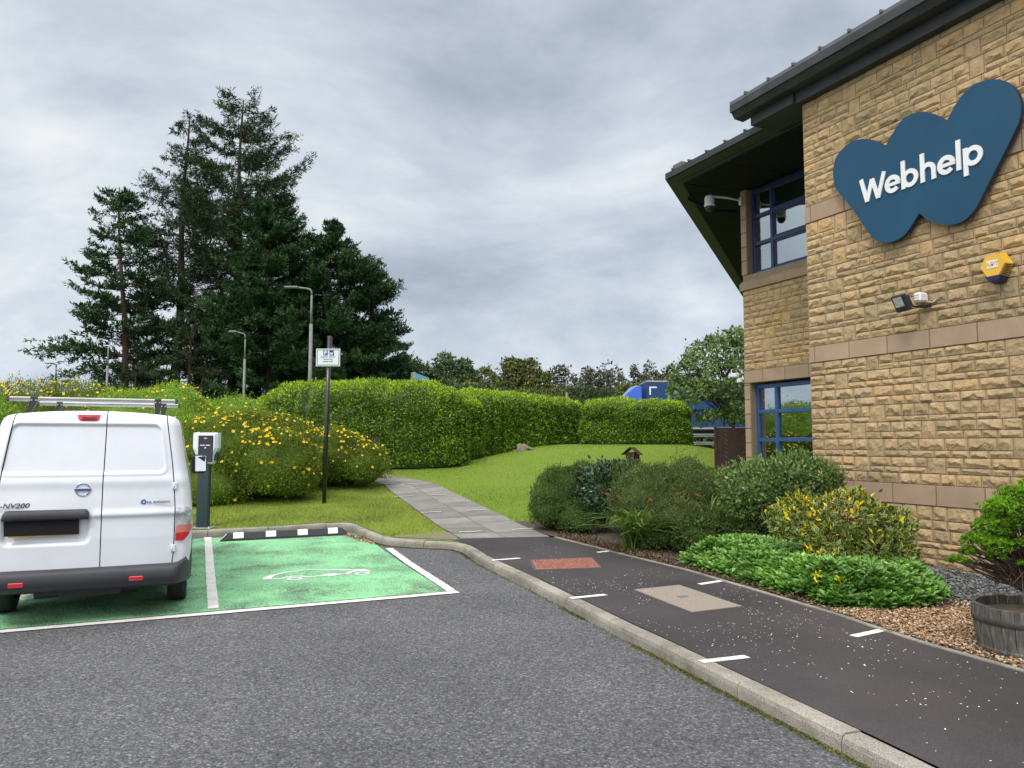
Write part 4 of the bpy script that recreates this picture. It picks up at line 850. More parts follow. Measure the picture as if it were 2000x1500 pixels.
# ================================================================ van
def van():
    U2 = np.array([-.386, .9225]); U2 /= np.linalg.norm(U2); R2 = np.array([U2[1], -U2[0]]); O = np.array([-3.78, 6.95]); zg = .01
    VR = np.array([[R2[0], U2[0], 0], [R2[1], U2[1], 0], [0, 0, 1]])
    def P(x, y, z): return np.array([O[0]+R2[0]*x+U2[0]*y, O[1]+R2[1]*x+U2[1]*y, z + np.clip(y, 0, 5)*.012])
    def PA(X, Y, Z): return np.stack([O[0]+R2[0]*X+U2[0]*Y, O[1]+R2[1]*X+U2[1]*Y, Z + np.clip(Y, 0, 5)*.012], -1)
    v = thing('van', 'white panel van with a ladder rack parked in the left green bay', 'van', (O[0], O[1], zg))
    xc = -.015
    hz = [.30, .45, .49, .61, .83, 1.0, 1.216, 1.44, 1.67, 1.78, 1.84, 1.875]; hx = [.82, .835, .845, .862, .868, .86, .835, .79, .75, .73, .695, .62]
    hw = lambda z: np.interp(z, hz, hx)
    zt = lambda x: 1.903 - .035*(np.abs(x-xc)/.62)**2.2
    def zedge(x):      # outline height at x, closing to the side
        a = np.abs(x-xc); return np.where(a < .62, zt(x), np.interp(a, [.62, .68, .715, .735, .75], [1.868, 1.853, 1.825, 1.77, 1.70]))
    def rrect(x, z, x0, x1, z0, z1, r):
        cx = (x0+x1)/2; cz = (z0+z1)/2; qx = np.abs(x-cx)-((x1-x0)/2-r); qz = np.abs(z-cz)-((z1-z0)/2-r)
        return np.hypot(np.maximum(qx, 0), np.maximum(qz, 0)) + np.minimum(np.maximum(qx, qz), 0) - r
    def f(x, z):
        d = np.minimum(zedge(x)-z, (hw(z)-np.abs(x-xc)))
        R = .085; d = np.clip(d, 0, R); y = R - np.sqrt(np.maximum(R*R-(R-d)**2, 0))
        y = y + .05*(np.abs(x-xc)/.8)**3 + .075*np.clip((z-1.0)/.85, 0, 1)**1.4 + .02*np.clip((.75-z)/.3, 0, 1)
        xs = (x-xc)/(hw(np.clip(z, 1.3, 1.78))/.80)
        s1 = rrect(xs, z, -.685, .615, 1.335, 1.775, .06); y = y + .016*(1-sstep(-.016, .006, s1)) - .006*np.exp(-((s1-.012)/.012)**2)
        y = y - .014*np.exp(-((z-.965)/.035)**2)*(1-sstep(-.03, .03, -rrect(x, z, -.70, .02, .6, 1.1, .03)+0)) + .006*sstep(.955, .93, z)
        y = y - .010*np.exp(-((z-1.26)/.05)**2)
        s2 = rrect(x, z, -.695, .015, .70, .985, .07); y = y + .035*(1-sstep(-.05, .0, s2))
        return y
    seamC = lambda z: .091 + .009*np.clip((z-1.2)/.7, 0, 1); seamR = lambda z: np.interp(z, [.47, .62, 1.0, 1.24, 1.41, 1.865], [.683, .695, .697, .680, .662, .598]); seamL = lambda z: np.interp(z, [.47, .62, 1.0, 1.24, 1.41, 1.865], [-.713, -.725, -.727, -.71, -.692, -.628])
    g_ = .0045
    def block(xa, xb, nx, nz, z0=.475, ztop=None):
        vv = np.concatenate([np.linspace(0, .9, nz), np.linspace(.905, 1, 14)]); G = []
        for i in range(nx):
            s_ = i/(nx-1); row_z = z0 + vv*(1.9-z0); x = xa(row_z)+(xb(row_z)-xa(row_z))*s_; top = zedge(x[-1])-.003; row_z = z0+vv*(top-z0); x = xa(row_z)+(xb(row_z)-xa(row_z))*s_
            G.append(PA(x, f(x, row_z), row_z))
        return np.array(G)
    def lip(b, G):  # fold the border of a panel inwards so it reads as a pressed door
        inn = np.array([*(U2*.02), 0])
        for E_ in (G[0], G[-1], G[:, 0], G[:, -1]): b.grid(np.array([E_, E_+inn]), smooth=False)
    b = MB(); G = block(lambda z: seamL(z)+g_, lambda z: seamC(z)-g_, 110, 150); b.grid(G); lip(b, G); dl = b.build('left_rear_door', M['van'], v); dl['label'] = 'wider rear door carrying the number plate and badge'
    b = MB(); G = block(lambda z: seamC(z)+g_, lambda z: seamR(z)-g_, 80, 150); b.grid(G); lip(b, G); dr = b.build('right_rear_door', M['van'], v)
    # body shell: corners + sides + roof
    b = MB()
    def cornerblk(sgn):
        zz = np.concatenate([np.linspace(.475, 1.70, 70), np.linspace(1.71, 1.868, 22)]); G = []
        for s_ in np.linspace(0, 1, 22):
            row = []
            for z in zz:
                ed = float(np.interp(z, [1.70, 1.77, 1.825, 1.853, 1.868], [.75, .735, .715, .68, .62])) if z > 1.70 else float(hw(z)); ed = ed if z > 1.7 else min(ed, float(hw(z)))
                xa = seamR(z)+g_ if sgn > 0 else -(seamL(z)-g_); xe = ed + (xc if sgn > 0 else -xc); xa = min(xa, xe-.001); x = (xa+(xe-xa)*(1-(1-s_)**1.6))*sgn; row.append(PA(np.array(x), f(np.array(x), np.array(z)), np.array(z)))
            G.append(row)
        b.grid(np.array(G), flip=(sgn < 0))
    cornerblk(1); cornerblk(-1)
    # sections
    out = [(z, hw(z)) for z in np.linspace(.30, 1.70, 22)]
    sec = [(xc+x, z) for z, x in out] + [(xc+a, zz) for a, zz in ((.735, 1.77), (.715, 1.825), (.68, 1.853), (.62, 1.868))] + [(x, float(zt(x))) for x in np.linspace(.58, -.60, 16)] + [(xc-a, zz) for a, zz in ((.62, 1.868), (.68, 1.853), (.715, 1.825), (.735, 1.77))] + [(xc-x, z) for z, x in out[::-1]]
    sec = np.array(sec); G = []
    y0 = np.array([float(f(np.array(x), np.array(z))) for x, z in sec])
    st = [(None, 1, 1), (.25, 1, 1), (.9, 1.002, 1), (1.8, 1.005, 1), (2.7, 1.0, .998), (3.05, .99, .985), (3.35, .985, .90), (3.65, .98, .77), (3.85, .965, .655), (4.05, .93, .59), (4.25, .87, .54), (4.36, .78, .47), (4.40, .70, .36)]
    for (yy, sx, sz) in st:
        X = xc+(sec[:, 0]-xc)*sx; Z = sec[:, 1].copy()
        if sz < .99: Z = np.where(Z > .9, .9+(Z-.9)*max(0, (1.9*sz-.9)/1.0), Z) if 1.9*sz > .9 else np.minimum(Z, 1.9*sz)
        Y = y0 if yy is None else np.full(len(sec), yy); Y = np.maximum(Y, y0) if yy is not None else Y; G.append(PA(X, Y, Z))
    b.grid(np.array(G), smooth=True)
    b.add(G[-1], [tuple(range(len(sec)))])
    b.build('body', M['van'], v)
    # dark sheet added behind the seams, standing in for shade in the gaps
    b = MB(); zz = np.linspace(.47, 1.86, 40); b.grid(np.array([[P(xc+x*(float(hw(z))-.075 if z < 1.72 else .60), float(f(np.array(xc+x*(float(hw(z))-.12 if z < 1.72 else .58)), np.array(z)))+.030, z) for z in zz] for x in np.linspace(-1, 1, 24)])); b.build('seam_backing', M['seam'], v)
    b = MB(); b.box(P(xc, 2.1, .30), (1.5, 4.1, .06), VR); b.box(P(0, .5, .27), (.5, .5, .12), VR); b.tube([P(-.45, .3, .25), P(.4, .34, .25)], .05, 8); b.build('underbody', M['black'], v)
    # side glass and windscreen (dark) for the cab
    for sg in (1, -1):
        b = MB(); GG = np.array(G); rows = [i for i, (x, z) in enumerate(sec) if 1.14 < z < 1.46 and (x-xc)*sg > 0]; W_ = []
        for yy in np.linspace(3.12, 3.6, 9):
            ys_ = [s_[0] or .1 for s_ in st]; j = int(np.searchsorted(ys_, yy))-1; f_ = (yy-ys_[j])/(ys_[j+1]-ys_[j]); W_.append([GG[j, i]*(1-f_)+GG[j+1, i]*f_+np.array([*(R2*sg*.004), 0]) for i in rows])
        b.grid(np.array(W_), flip=(sg < 0)); b.build('side_window', M['ink'], v)
    b = MB(); b.grid(np.array([[P(xc+x*.54, y, z+.02) for x in np.linspace(-1, 1, 9)] for y, z in ((3.10, 1.80), (3.37, 1.63), (3.67, 1.40))])); b.build('windscreen', M['ink'], v)
    # bumper
    b = MB(); G = []
    for a in np.linspace(-1, 1, 61):
        x = xc+a*.868; e = max(0, abs(a)-.82)/.18; wrap = .30*e**2.2; 
        prof = [(.03, .50+.11*e**2), (-.045, .49+.11*e**2), (-.065, .455+.05*e), (-.07, .40), (-.055, .345), (-.01, .315), (.10, .31)]
        G.append([P(x*(1.0 - .0*e), y+wrap+(.0 if abs(a) < .99 else .02), z) for y, z in prof])
    b.grid(np.array(G), flip=True)
    for sg in (1, -1):
        q = G[-1] if sg > 0 else G[0]; b.grid(np.array([q, [p+np.array([*(U2*.35), 0]) for p in q]]), flip=(sg > 0))
    b.build('bumper', M['bumper'], v)
    for x in (.395, -.535):
        b = MB(); b.bbox(P(x, -.064, .392), (.115, .02, .038), .005, VR); b.build('reflector', M['red'], v)
    # third brake light
    b = MB(); q = [(-.142, 1.865), (.046, 1.865), (.036, 1.825), (.018, 1.803), (-.11, 1.803), (-.132, 1.825)]; ins = [(.85*(x+.048)-.048, (z-1.836)*.7+1.836) for x, z in q]
    y_ = float(f(np.array(-.05), np.array(1.80)))-.012; b.prism([P(x, y_+(.025 if z > 1.83 else .012), z) for x, z in q], np.array([*(U2*.04), 0])); o = b.build('brake_light', M['red'], v)
    b = MB(); b.prism([P(x, y_+.003, z) for x, z in [(-.105, 1.845), (.012, 1.845), (.005, 1.822), (-.098, 1.822)]], np.array([*(U2*.02), 0])); b.build('lens', M['darkred'], o)
    # plate and handle
    b = MB(); G = []
    for x in np.linspace(-.665, -.008, 40):
        e = min(x+.665, -.008-x); r_ = .03; k = 1 if e > r_ else math.sqrt(max(0, 1-(1-e/r_)**2)); zt_ = .975+.045*(.35+.65*k)+.0; G.append([P(x, .0, .93), P(x, -.035, .932), P(x, -.048, .95), P(x, -.044, zt_-.015), P(x, -.02, zt_), P(x, .02, zt_)])
    b.grid(np.array(G), flip=True); b.add(list(G[0])+list(G[-1]), [tuple(range(6)), tuple(range(6, 12))]); b.build('handle', M['bumper'], dl)
    b = MB(); b.prism([P(-.655, -.012, .945), P(-.085, -.012, .938), P(-.078, -.010, .800), P(-.648, -.010, .803)], np.array([*(U2*.01), 0])); pl = b.build('number_plate', M['flatblack'], dl)
    b = MB(); b.prism([P(-.62, -.005, .81), P(-.11, -.005, .81), P(-.11, -.003, .795), P(-.62, -.003, .789)], np.array([*(U2*.01), 0])); b.build('plate_edge', M['yellowplate'], pl)
    # badges
    TR = np.stack([np.append(R2, 0), [0, 0, 1], np.append(-U2, 0)], 1)
    def yf(x, z): return float(f(np.array(float(x)), np.array(float(z))))
    b = MB(); ring = [P(-.066+.056*math.cos(a), yf(-.066, 1.195)-.006, 1.193+.054*math.sin(a)) for a in np.linspace(0, 2*PI, 41)]; b.tube(ring, .0065, 8, cap=False); b.bbox(P(-.066, yf(-.066, 1.195)-.008, 1.193), (.132, .012, .025), .003, VR, 0); em = b.build('badge', M['chrome'], dl)
    text_mesh('lettering', 'NISSAN', .026, P(-.066, yf(-.066, 1.195)-.016, 1.192), TR, M['badgeblue'], em, .001, .001, sx=1.28)
    text_mesh('lettering', 'e-NV200', .060, P(-.603, yf(-.50, 1.057)-.003, 1.060), TR, M['lettering'], dl, .0008, .002, sx=1.15, shear=.25)
    text_mesh('lettering', 'z   ro emission', .036, P(.530, yf(.38, 1.066)-.003, 1.067), TR, M['lettering'], dr, .0006, .0015, sx=1.15)
    b = MB(); b.tube([P(.430+.017*math.cos(a), yf(.43, 1.07)-.003, 1.070+.017*math.sin(a)) for a in np.linspace(.3, 6.4, 24)], .006, 6); b.build('logo', M['badgeblue'], dr)
    # hinges
    for (x, z) in ((.688, 1.208), (.690, .632)):
        b = MB(); b.bbox(P(x, yf(x, z)-.006, z), (.036, .022, .066), .005, VR); b.tube([P(x-.010, yf(x, z)-.020, z-.03), P(x-.010, yf(x, z)-.020, z+.03)], .006, 8); b.build('hinge', M['van'], dr)
    # tail lights wrap the corner
    for sg in (1, -1):
        lamp = thing('tail_light', None, None) if 0 else None
        def pl_(z0, z1, x0, mat, nm, par):
            b = MB(); G = []
            for z in np.linspace(z0, z1, 16):
                r = []
                for k in np.linspace(0, 1, 12):
                    xe = .868*1.0; xo = x0 + (xe-.012-x0)*k; zz = z; lim = float(np.interp(z, [.70, .74, .80, .95, 1.0, 1.015], [.775, .815, .848, .850, .825, .79])); xo = min(xo, lim)
                    x = xo*sg + (xc if sg < 0 else 0); yy = yf(min(abs(x), .84)*np.sign(x), z) ; r.append(P(x, yy-.012+.02*max(0, (xo-.79)/.06)*0, z))
                G.append(r)
            b.grid(np.array(G), flip=(sg < 0)); return b.build(nm, mat, par)
        t_ = pl_(.842, 1.012, .706, M['lens'], 'tail_light', v); pl_(.775, .838, .706, M['amber'], 'indicator', t_); pl_(.700, .772, .706, M['red'], 'brake_lens', t_)
    # wheels
    for (y, nm) in ((.82, 'rear'), (3.55, 'front')):
        for sg in (1, -1):
            c = P(xc+sg*.745, y, .31+zg); w = MB(); Rx = VR
            prof = [(.19, -.085), (.27, -.09), (.302, -.08), (.31, -.05), (.312, .0), (.31, .05), (.302, .08), (.27, .09), (.19, .085)]
            V = []; n = 36
            for r, h in prof:
                for j in range(n): a = 2*PI*j/n; V.append(c + VR @ np.array([h, r*math.cos(a), r*math.sin(a)]))
            w.add(V, [(i*n+j, i*n+(j+1) % n, (i+1)*n+(j+1) % n, (i+1)*n+j) for i in range(len(prof)-1) for j in range(n)], 0, True)
            for gx in (-.045, -.015, .015, .045):
                w.tube([c+VR@np.array([gx, .3135*math.cos(a), .3135*math.sin(a)]) for a in np.linspace(0, 2*PI, 37)], .0022, 4, cap=False)
            wo = w.build('wheel', M['rubber'], v)
            w = MB(); V = []; pr = [(.0, .06), (.06, .07), (.16, .05), (.19, .082), (.20, .08)]
            for r, h in pr:
                for j in range(n): a = 2*PI*j/n; V.append(c + VR @ np.array([h*sg, r*math.cos(a), r*math.sin(a)]))
            w.add(V, [(i*n+j, i*n+(j+1) % n, (i+1)*n+(j+1) % n, (i+1)*n+j) for i in range(len(pr)-1) for j in range(n)], 0, True); w.build('hubcap', M['alu'], wo)
            w = MB(); pts = [P(xc+sg*.872, y+.36*math.cos(a), .34+.36*math.sin(a)) for a in np.linspace(.05, PI-.05, 24)]; w.prism(pts, np.array([*(R2*-sg*.02), 0])); w.build('wheel_arch', M['black'], v)
    # mirrors
    for sg in (1, -1):
        X = lambda a: xc+sg*a
        b = MB(); b.bbox(P(X(.945), 3.10, 1.30), (.19, .07, .245), .035, VR); b.prism([P(X(.85), 3.08, 1.18), P(X(.85), 3.08, 1.36), P(X(.93), 3.08, 1.40), P(X(.93), 3.08, 1.21)], np.array([*(U2*.06), 0])); mo = b.build('door_mirror', M['black'], v)
        b = MB(); b.bbox(P(X(.960), 3.060, 1.305), (.135, .008, .20), .006, VR @ rotz(sg*.12) @ rotx(-.16)); b.build('glass', M['mirror'], mo)
    # ladder rack
    for (y, z, x0, x1) in ((.55, 2.015, -.775, .675), (2.2, 2.03, -.79, .68)):
        b = MB(); L = x1-x0; b.bbox(P((x0+x1)/2, y, z), (L, .05, .042), .006, VR); b.box(P((x0+x1)/2, y-.026, z+.001), (L, .003, .007), VR, 1); b.box(P((x0+x1)/2, y-.0255, z-.012), (L, .003, .003), VR, 1); bar = b.build('roof_bar', [M['alu'], M['aludark']], v)
        for x in (x0+.008, x1-.008): b = MB(); b.bbox(P(x, y, z), (.026, .054, .046), .006, VR); b.build('end_cap', M['black'], bar)
        for x in (x0+.215, x1-.175):
            sgn = 1 if x > 0 else -1; b = MB(); b.bbox(P(x, y, z), (.062, .058, .048), .005, VR); b.prism([P(x-.03, y-.03, z-.02), P(x+.03, y-.03, z-.02), P(x+.03*0+sgn*.02, y-.03, z-.12-.0), P(x-.04+sgn*.02, y-.03, z-.14)], np.array([*(U2*.06), 0])); fo = b.build('rack_foot', M['black'], bar)
            b = MB()
            for dx in (-.018, .018): b.lathe(P(x+dx, y-.031, z-.012), [(.0005, -.006), (.007, -.005), (.007, .004)], 10, axis='y')
            b.build('bolt', M['galv'], fo)
van()

# ================================================================ charger, signs, stops, covers
def charger():
    x, y = -4.90, 12.34; z = float(g(y))+.1
    c = thing('charging_point', 'electric charging point with white head on a dark slate post beside the van', 'charging point', (x, y, z))
    b = MB(); b.bbox((x-.02, y+.02, z+.56), (.19, .10, 1.10), .012); b.build('post', M['chargepost'], c)
    b = MB(); b.bbox((x-.02, y+.02, z+.008), (.34, .26, .016), .004)
    for dx in (-.13, .13):
        for dy in (-.09, .09): b.lathe((x-.02+dx, y+.02+dy, z+.014), [(.014, 0), (.014, .02), (.001, .022)], 8)
    b.build('base_plate', M['galv'], c)
    hz_, hx = z+1.27, x+.0
    o = [(-.195, .245), (.195, .245), (.20, .20), (.20, .0), (.145, -.12), (.135, -.22), (.11, -.255), (-.11, -.255), (-.135, -.22), (-.145, -.12), (-.20, .0), (-.20, .20)]
    inn = [(a*.72, b_*.86+.005) for a, b_ in o]
    b = MB(); Bk = [(hx+a, y+.10, hz_+h) for a, h in o]; Mi = [(hx+a, y-.02, hz_+h) for a, h in o]; Fr = [(hx+.02+a, y-.07, hz_+h) for a, h in inn]; n = len(o)
    b.add(Bk+Mi+Fr, [tuple(range(n))]+[(i+n, (i+1) % n+n, (i+1) % n, i) for i in range(n)]+[(i+2*n, (i+1) % n+2*n, (i+1) % n+n, i+n) for i in range(n)]+[tuple(range(3*n-1, 2*n-1, -1))]); h = b.build('head', M['chargewhite'], c)
    b = MB(); b.bbox((hx+.022, y-.075, hz_-.01), (.235, .02, .42), .008); p = b.build('panel', M['chargepanel'], h)
    for (dx, dz, w_, h_) in ((0, .155, .05, .012), (-.045, .045, .075, .014), (.042, .045, .07, .014), (0, -.145, .014, .02)): b = MB(); b.box((hx+.022+dx, y-.087, hz_+dz), (w_, .003, h_)); b.build('marking', M['signface'], p)
    b = MB(); b.lathe((hx+.022, y-.087, hz_+.0), [(.0005, -.004), (.016, -.003), (.018, .004)], 16, axis='y'); b.build('button', M['galv'], p)
    for sg in (-1, 1): b = MB(); b.bbox((hx+sg*.165, y+.03, hz_-.13), (.07, .09, .14), .015); b.build('socket', M['black'], h)
charger()
def evsign():
    x, y = -3.615, 14.9; z = float(g(y))+.1; s_ = thing('parking_sign', 'black post with white electric vehicle parking sign on the grass strip', 'sign', (x, y, z))
    top = 3.70; b = MB(); b.tube([(x, y, z-.1), (x+.02, y, 1.8), (x+.045, y, top)], .040, 14); b.build('post', M['polblack'], s_)
    b = MB(); b.bbox((x+.052, y, top-.14), (.085, .07, .27), .01); b.build('post_cap', M['polblack'], s_)
    cx, cz, yy = x+.04, 3.275, y-.055
    b = MB(); b.bbox((cx, yy, cz), (.468, .006, .342), .0025); b.build('panel', M['signface'], s_); pn = s_.children[-1]
    b = MB(); w, h, t = .21, .148, .011
    for (a, c_, d, e) in ((0, h, 2*w+t, t), (0, -h, 2*w+t, t)): b.box((cx+a, yy-.0045, cz+c_), (d, .002, e))
    for sg in (-1, 1): b.box((cx+sg*w, yy-.0045, cz), (t, .002, 2*h-t))
    b.build('border', M['ink'], pn)
    b = MB(); b.box((cx-.050, yy-.0045, cz+.088), (.088, .002, .098)); pb = b.build('symbol', M['pblue'], pn)
    RX = np.array([[1, 0, 0], [0, 0, -1], [0, 1, 0]])
    text_mesh('lettering', 'P', .105, (cx-.050, yy-.0065, cz+.088), RX, M['signface'], pn, .003, .001)
    b = MB(); b.box((cx+.07, yy-.0045, cz+.088), (.092, .002, .098)); b.build('symbol', M['ink'], pn)
    b = MB()     # car, cable and plug pictogram
    b.prism([(cx+.034, yy-.0058, cz+.055), (cx+.034, yy-.0058, cz+.08), (cx+.045, yy-.0058, cz+.10), (cx+.082, yy-.0058, cz+.10), (cx+.09, yy-.0058, cz+.08), (cx+.09, yy-.0058, cz+.055)], (0, .001, 0)); b.box((cx+.062, yy-.0062, cz+.087), (.03, .0012, .012), None, 1)
    for dx in (.046, .08): b.box((cx+dx, yy-.0062, cz+.055), (.012, .0012, .012), None, 1)
    b.tube([(cx+.088, yy-.006, cz+.065), (cx+.104, yy-.006, cz+.07), (cx+.104, yy-.006, cz+.11)], .002, 4); b.box((cx+.104, yy-.0058, cz+.118), (.014, .0012, .018)); b.build('pictogram', [M['signface'], M['ink']], pn)
    for i, l in enumerate(('Electric vehicle', 'recharging', 'point only')): text_mesh('lettering', l, .046, (cx, yy-.0045, cz+.012-.045*i), RX, M['inkgrey'], pn, .0008, .0006)
    for dz in (.10, -.10): b = MB(); b.box((cx, y+.0, cz+dz), (.12, .11, .025)); b.build('clamp', M['polblack'], s_)
evsign()
def wheelstop():
    a, c = np.array([-4.40, 11.72]), np.array([-2.60, 12.36]); u = unit(c-a); nn = np.array([-u[1], u[0]]); L = np.linalg.norm(c-a)
    def Q(s_, o, h): p = a+u*s_+nn*o; return (p[0], p[1], float(g(p[1]))+.004+h)
    w = thing('wheel_stop', 'black rubber wheel stop with white patches across the empty green bay', 'wheel stop', Q(L/2, 0, 0))
    prof = [(-.085, 0), (-.08, .03), (-.04, .105), (.04, .105), (.08, .03), (.085, 0)]; b = MB(); G = []
    for s_, k, hk in ((0, 1, .04), (.03, 1, .35), (.10, 1, 1), (L-.10, 1, 1), (L-.03, 1, .35), (L, 1, .04)): G.append([Q(s_, o, h*hk) for o, h in prof])
    b.grid(np.array(G), smooth=False, flip=True); b.add(list(G[0])+list(G[-1]), [tuple(range(6)), tuple(range(6, 12))]); b.build('body', M['rubberstop'], w)
    for s_ in (.26, .73, 1.20, 1.66):
        b = MB(); G = [[Q(x, o, h+.004) for o, h in ((-.078, .034), (-.041, .106), (.039, .1065))] for x in (s_-.075, s_+.075)]; b.grid(np.array(G), smooth=False, flip=True); b.build('patch', M['stoppatch'], w)
    b = MB(); b.add([Q(.005, -.078, .012), Q(.092, -.046, .095), Q(.092, .04, .10), Q(.03, .06, .035)], [(0, 1, 2, 3)]); b.build('patch', M['stoppatch'], w)
wheelstop()
def covers():
    def poly(pts, h): return [(x, y, float(g(y))+.1+h) for x, y in pts]
    P = [(.24, 9.62), (1.0, 9.80), (1.03, 9.12), (.28, 8.99)]; c = np.mean(P, axis=0)
    t = thing('inspection_cover', 'rust red metal inspection cover set in the dark pavement', 'cover', (*c, float(g(c[1]))+.1))
    b = MB(); b.prism(poly([c+(np.array(p)-c)*1.06 for p in P], .001), (0, 0, .006)); b.build('frame', M['manedge'], t)
    b = MB(); b.prism(poly([c+(np.array(p)-c)*.985 for p in P], .0075), (0, 0, .003)); o = b.build('lid', M['manhole'], t)
    b = MB(); P_ = np.array(P)
    def bil(u, v): return (P_[0]*(1-u)+P_[1]*u)*(1-v)+(P_[3]*(1-u)+P_[2]*u)*v
    for i in range(22):
        for j in range(18):
            u, v = (i+.5)/22*.94+.03, (j+.5)/18*.94+.03; q = bil(u, v); zz = float(g(q[1]))+.112; a = (.8 if (i+j) % 2 else -.8); b.box((q[0], q[1], zz), (.026, .008, .004), rotz(a))
    b.build('tread', M['manhole'], o)
    P = [(1.23, 7.89), (1.74, 8.12), (2.11, 7.16), (1.59, 6.93)]; c = np.mean(P, axis=0)
    t = thing('inspection_cover', 'pale pebbled concrete inspection cover slab in the dark pavement', 'cover', (*c, float(g(c[1]))+.1))
    b = MB(); b.prism(poly([c+(np.array(p)-c)*1.015 for p in P], .001), (0, 0, .004)); b.build('frame', M['manedge'], t)
    b = MB(); b.prism(poly([c+(np.array(p)-c)*.99 for p in P], .0055), (0, 0, .004)); o = b.build('lid', M['aggr'], t)
    b = MB(); q = c+np.array([-.02, .03]); b.box((q[0], q[1], float(g(q[1]))+.111), (.11, .06, .003), rotz(.4)); b.build('name_plate', M['inkgrey'], t)
covers()
def barrel():
    c = np.array([3.72, 5.62]); z = .105; t = thing('barrel_planter', 'weathered half barrel planter with iron hoops standing on brown gravel', 'planter', (*c, z))
    R = [(.325, 0), (.338, .06), (.352, .14), (.364, .24), (.368, .345)]
    b = MB(); n = 26
    for k in range(n):
        a0, a1 = 2*PI*k/n+.006, 2*PI*(k+1)/n-.006; dz = random.uniform(-.006, .006); dr = random.uniform(-.002, .002); V = []
        for r, h in R:
            for (a, rr) in ((a0, r), ((a0+a1)/2, r+.003), (a1, r), (a1, r-.028), (a0, r-.028)): V.append((c[0]+(rr+dr)*math.cos(a), c[1]+(rr+dr)*math.sin(a), z+h+(dz if h > .3 else 0)))
        m = 5; F = [(i*m+j, i*m+(j+1) % m, (i+1)*m+(j+1) % m, (i+1)*m+j) for i in range(len(R)-1) for j in range(m)] + [tuple(range(len(V)-m, len(V)))]
        b.add(V, F, 0, False, random.random())
    b.build('staves', M['oak'], t)
    for h0, h1 in ((.225, .268), (.03, .06)):
        b = MB(); rr = lambda h: np.interp(h, [q[1] for q in R], [q[0] for q in R])+.004; b.lathe((*c, z), [(rr(h0), h0), (rr(h0)+.003, h0+.003), (rr(h1)+.003, h1-.003), (rr(h1), h1)], 48); b.build('hoop', M['hoop'] if h0 > .1 else M['oak'], t)
    b = MB(); b.lathe((*c, z), [(.345, .28), (.2, .30), (.001, .315)], 24); b.build('compost', M['soil'], t)
barrel()
def furniture():
    # bird table on the mound
    x, y = 2.52, 16.2; z = float(lz(x, y)); t = thing('bird_table', 'dark wooden bird table with shingled pitched roof behind the shrubs', 'bird table', (x, y, z)); zr = 1.22
    b = MB(); b.box((x, y, (z+zr)/2), (.05, .05, zr-z)); b.build('post', M['brownwood'], t)
    b = MB(); b.bbox((x, y, zr), (.40, .34, .022), .004); b.build('tray', M['brownwood'], t)
    b = MB()
    b.box((x-.06, y-.0, zr+.11), (.12, .16, .20)); b.box((x+.085, y, zr+.11), (.10, .14, .20), rotz(.2))
    b.build('house', M['brownwood'], t); b = MB(); b.box((x+.015, y-.06, zr+.10), (.022, .02, .19)); b.build('upright', M['stump'], t)
    b = MB()
    for sg in (-1, 1):
        for k in range(4): R = rotz(-.45) @ roty(sg*.70); cc = np.array([x, y, zr+.305]) + rotz(-.45) @ np.array([sg*(.035+.045*k), 0, -.018-.038*k]); b.box(cc, (.062, .30, .012), R)
    b.build('roof', M['brownwood'], t)
    # brown screen panel
    x0, x1, y = 4.36, 5.45, 16.6; zt_ = 1.96
    t = thing('screen_panel', 'dark brown garden screen with a leaf pattern beside the building corner', 'screen', (x0, y, .5)); b = MB()
    b.bbox(((x0+x1)/2, y, 1.2), (x1-x0, .05, 1.5), .006); b.bbox((x0+.02, y-.03, 1.22), (.06, .03, 1.5), .004); b.build('panel', M['brownwood'], t)
    b = MB()
    for cx in (x0+.24, x0+.66):
        for k in range(12):
            zz = zt_-.06-k*.095 
            for sg in (1,):
                b.prism([(cx-.045, y-.0285, zz+.02), (cx+.0, y-.0285, zz-.012), (cx+.055, y-.0285, zz-.052), (cx+.01, y-.0285, zz-.002)], (0, .002, 0))
    for (a, c) in ((.62, 1.42), (.72, 1.45), (.78, 1.38), (.66, 1.33), (.60, 1.12), (.70, 1.14), (.80, 1.05), (.66, .98)):
        b.lathe((x0+a, y-.027, c), [(.001, -.003), (.011, -.002)], 8, axis='y')
    b.build('leaf_cutout', M['slot'], t)
    # stump
    x, y = .30, 23.0; z = float(lz(x, y)); t = MB(); G = []
    for i, (r, h) in enumerate(((.22, -.05), (.20, .04), (.16, .10), (.15, .16), (.10, .19), (.001, .17))):
        G.append([(x+r*math.cos(a)*(1+.25*math.sin(3*a+i)), y+r*math.sin(a), z+h*(1+.2*math.sin(2*a))) for a in np.linspace(0, 2*PI, 24)])
    t.grid(np.array(G), flip=True)
    t.tube([(x+.1, y-.05, z+.12), (x+.28, y-.1, z+.06), (x+.40, y-.12, z-.01)], [.05, .04, .02], 8); tag(t.build('tree_stump', M['stump'], origin=(x, y, z)), 'weathered pale tree stump on top of the lawn mound', 'tree stump')
furniture()
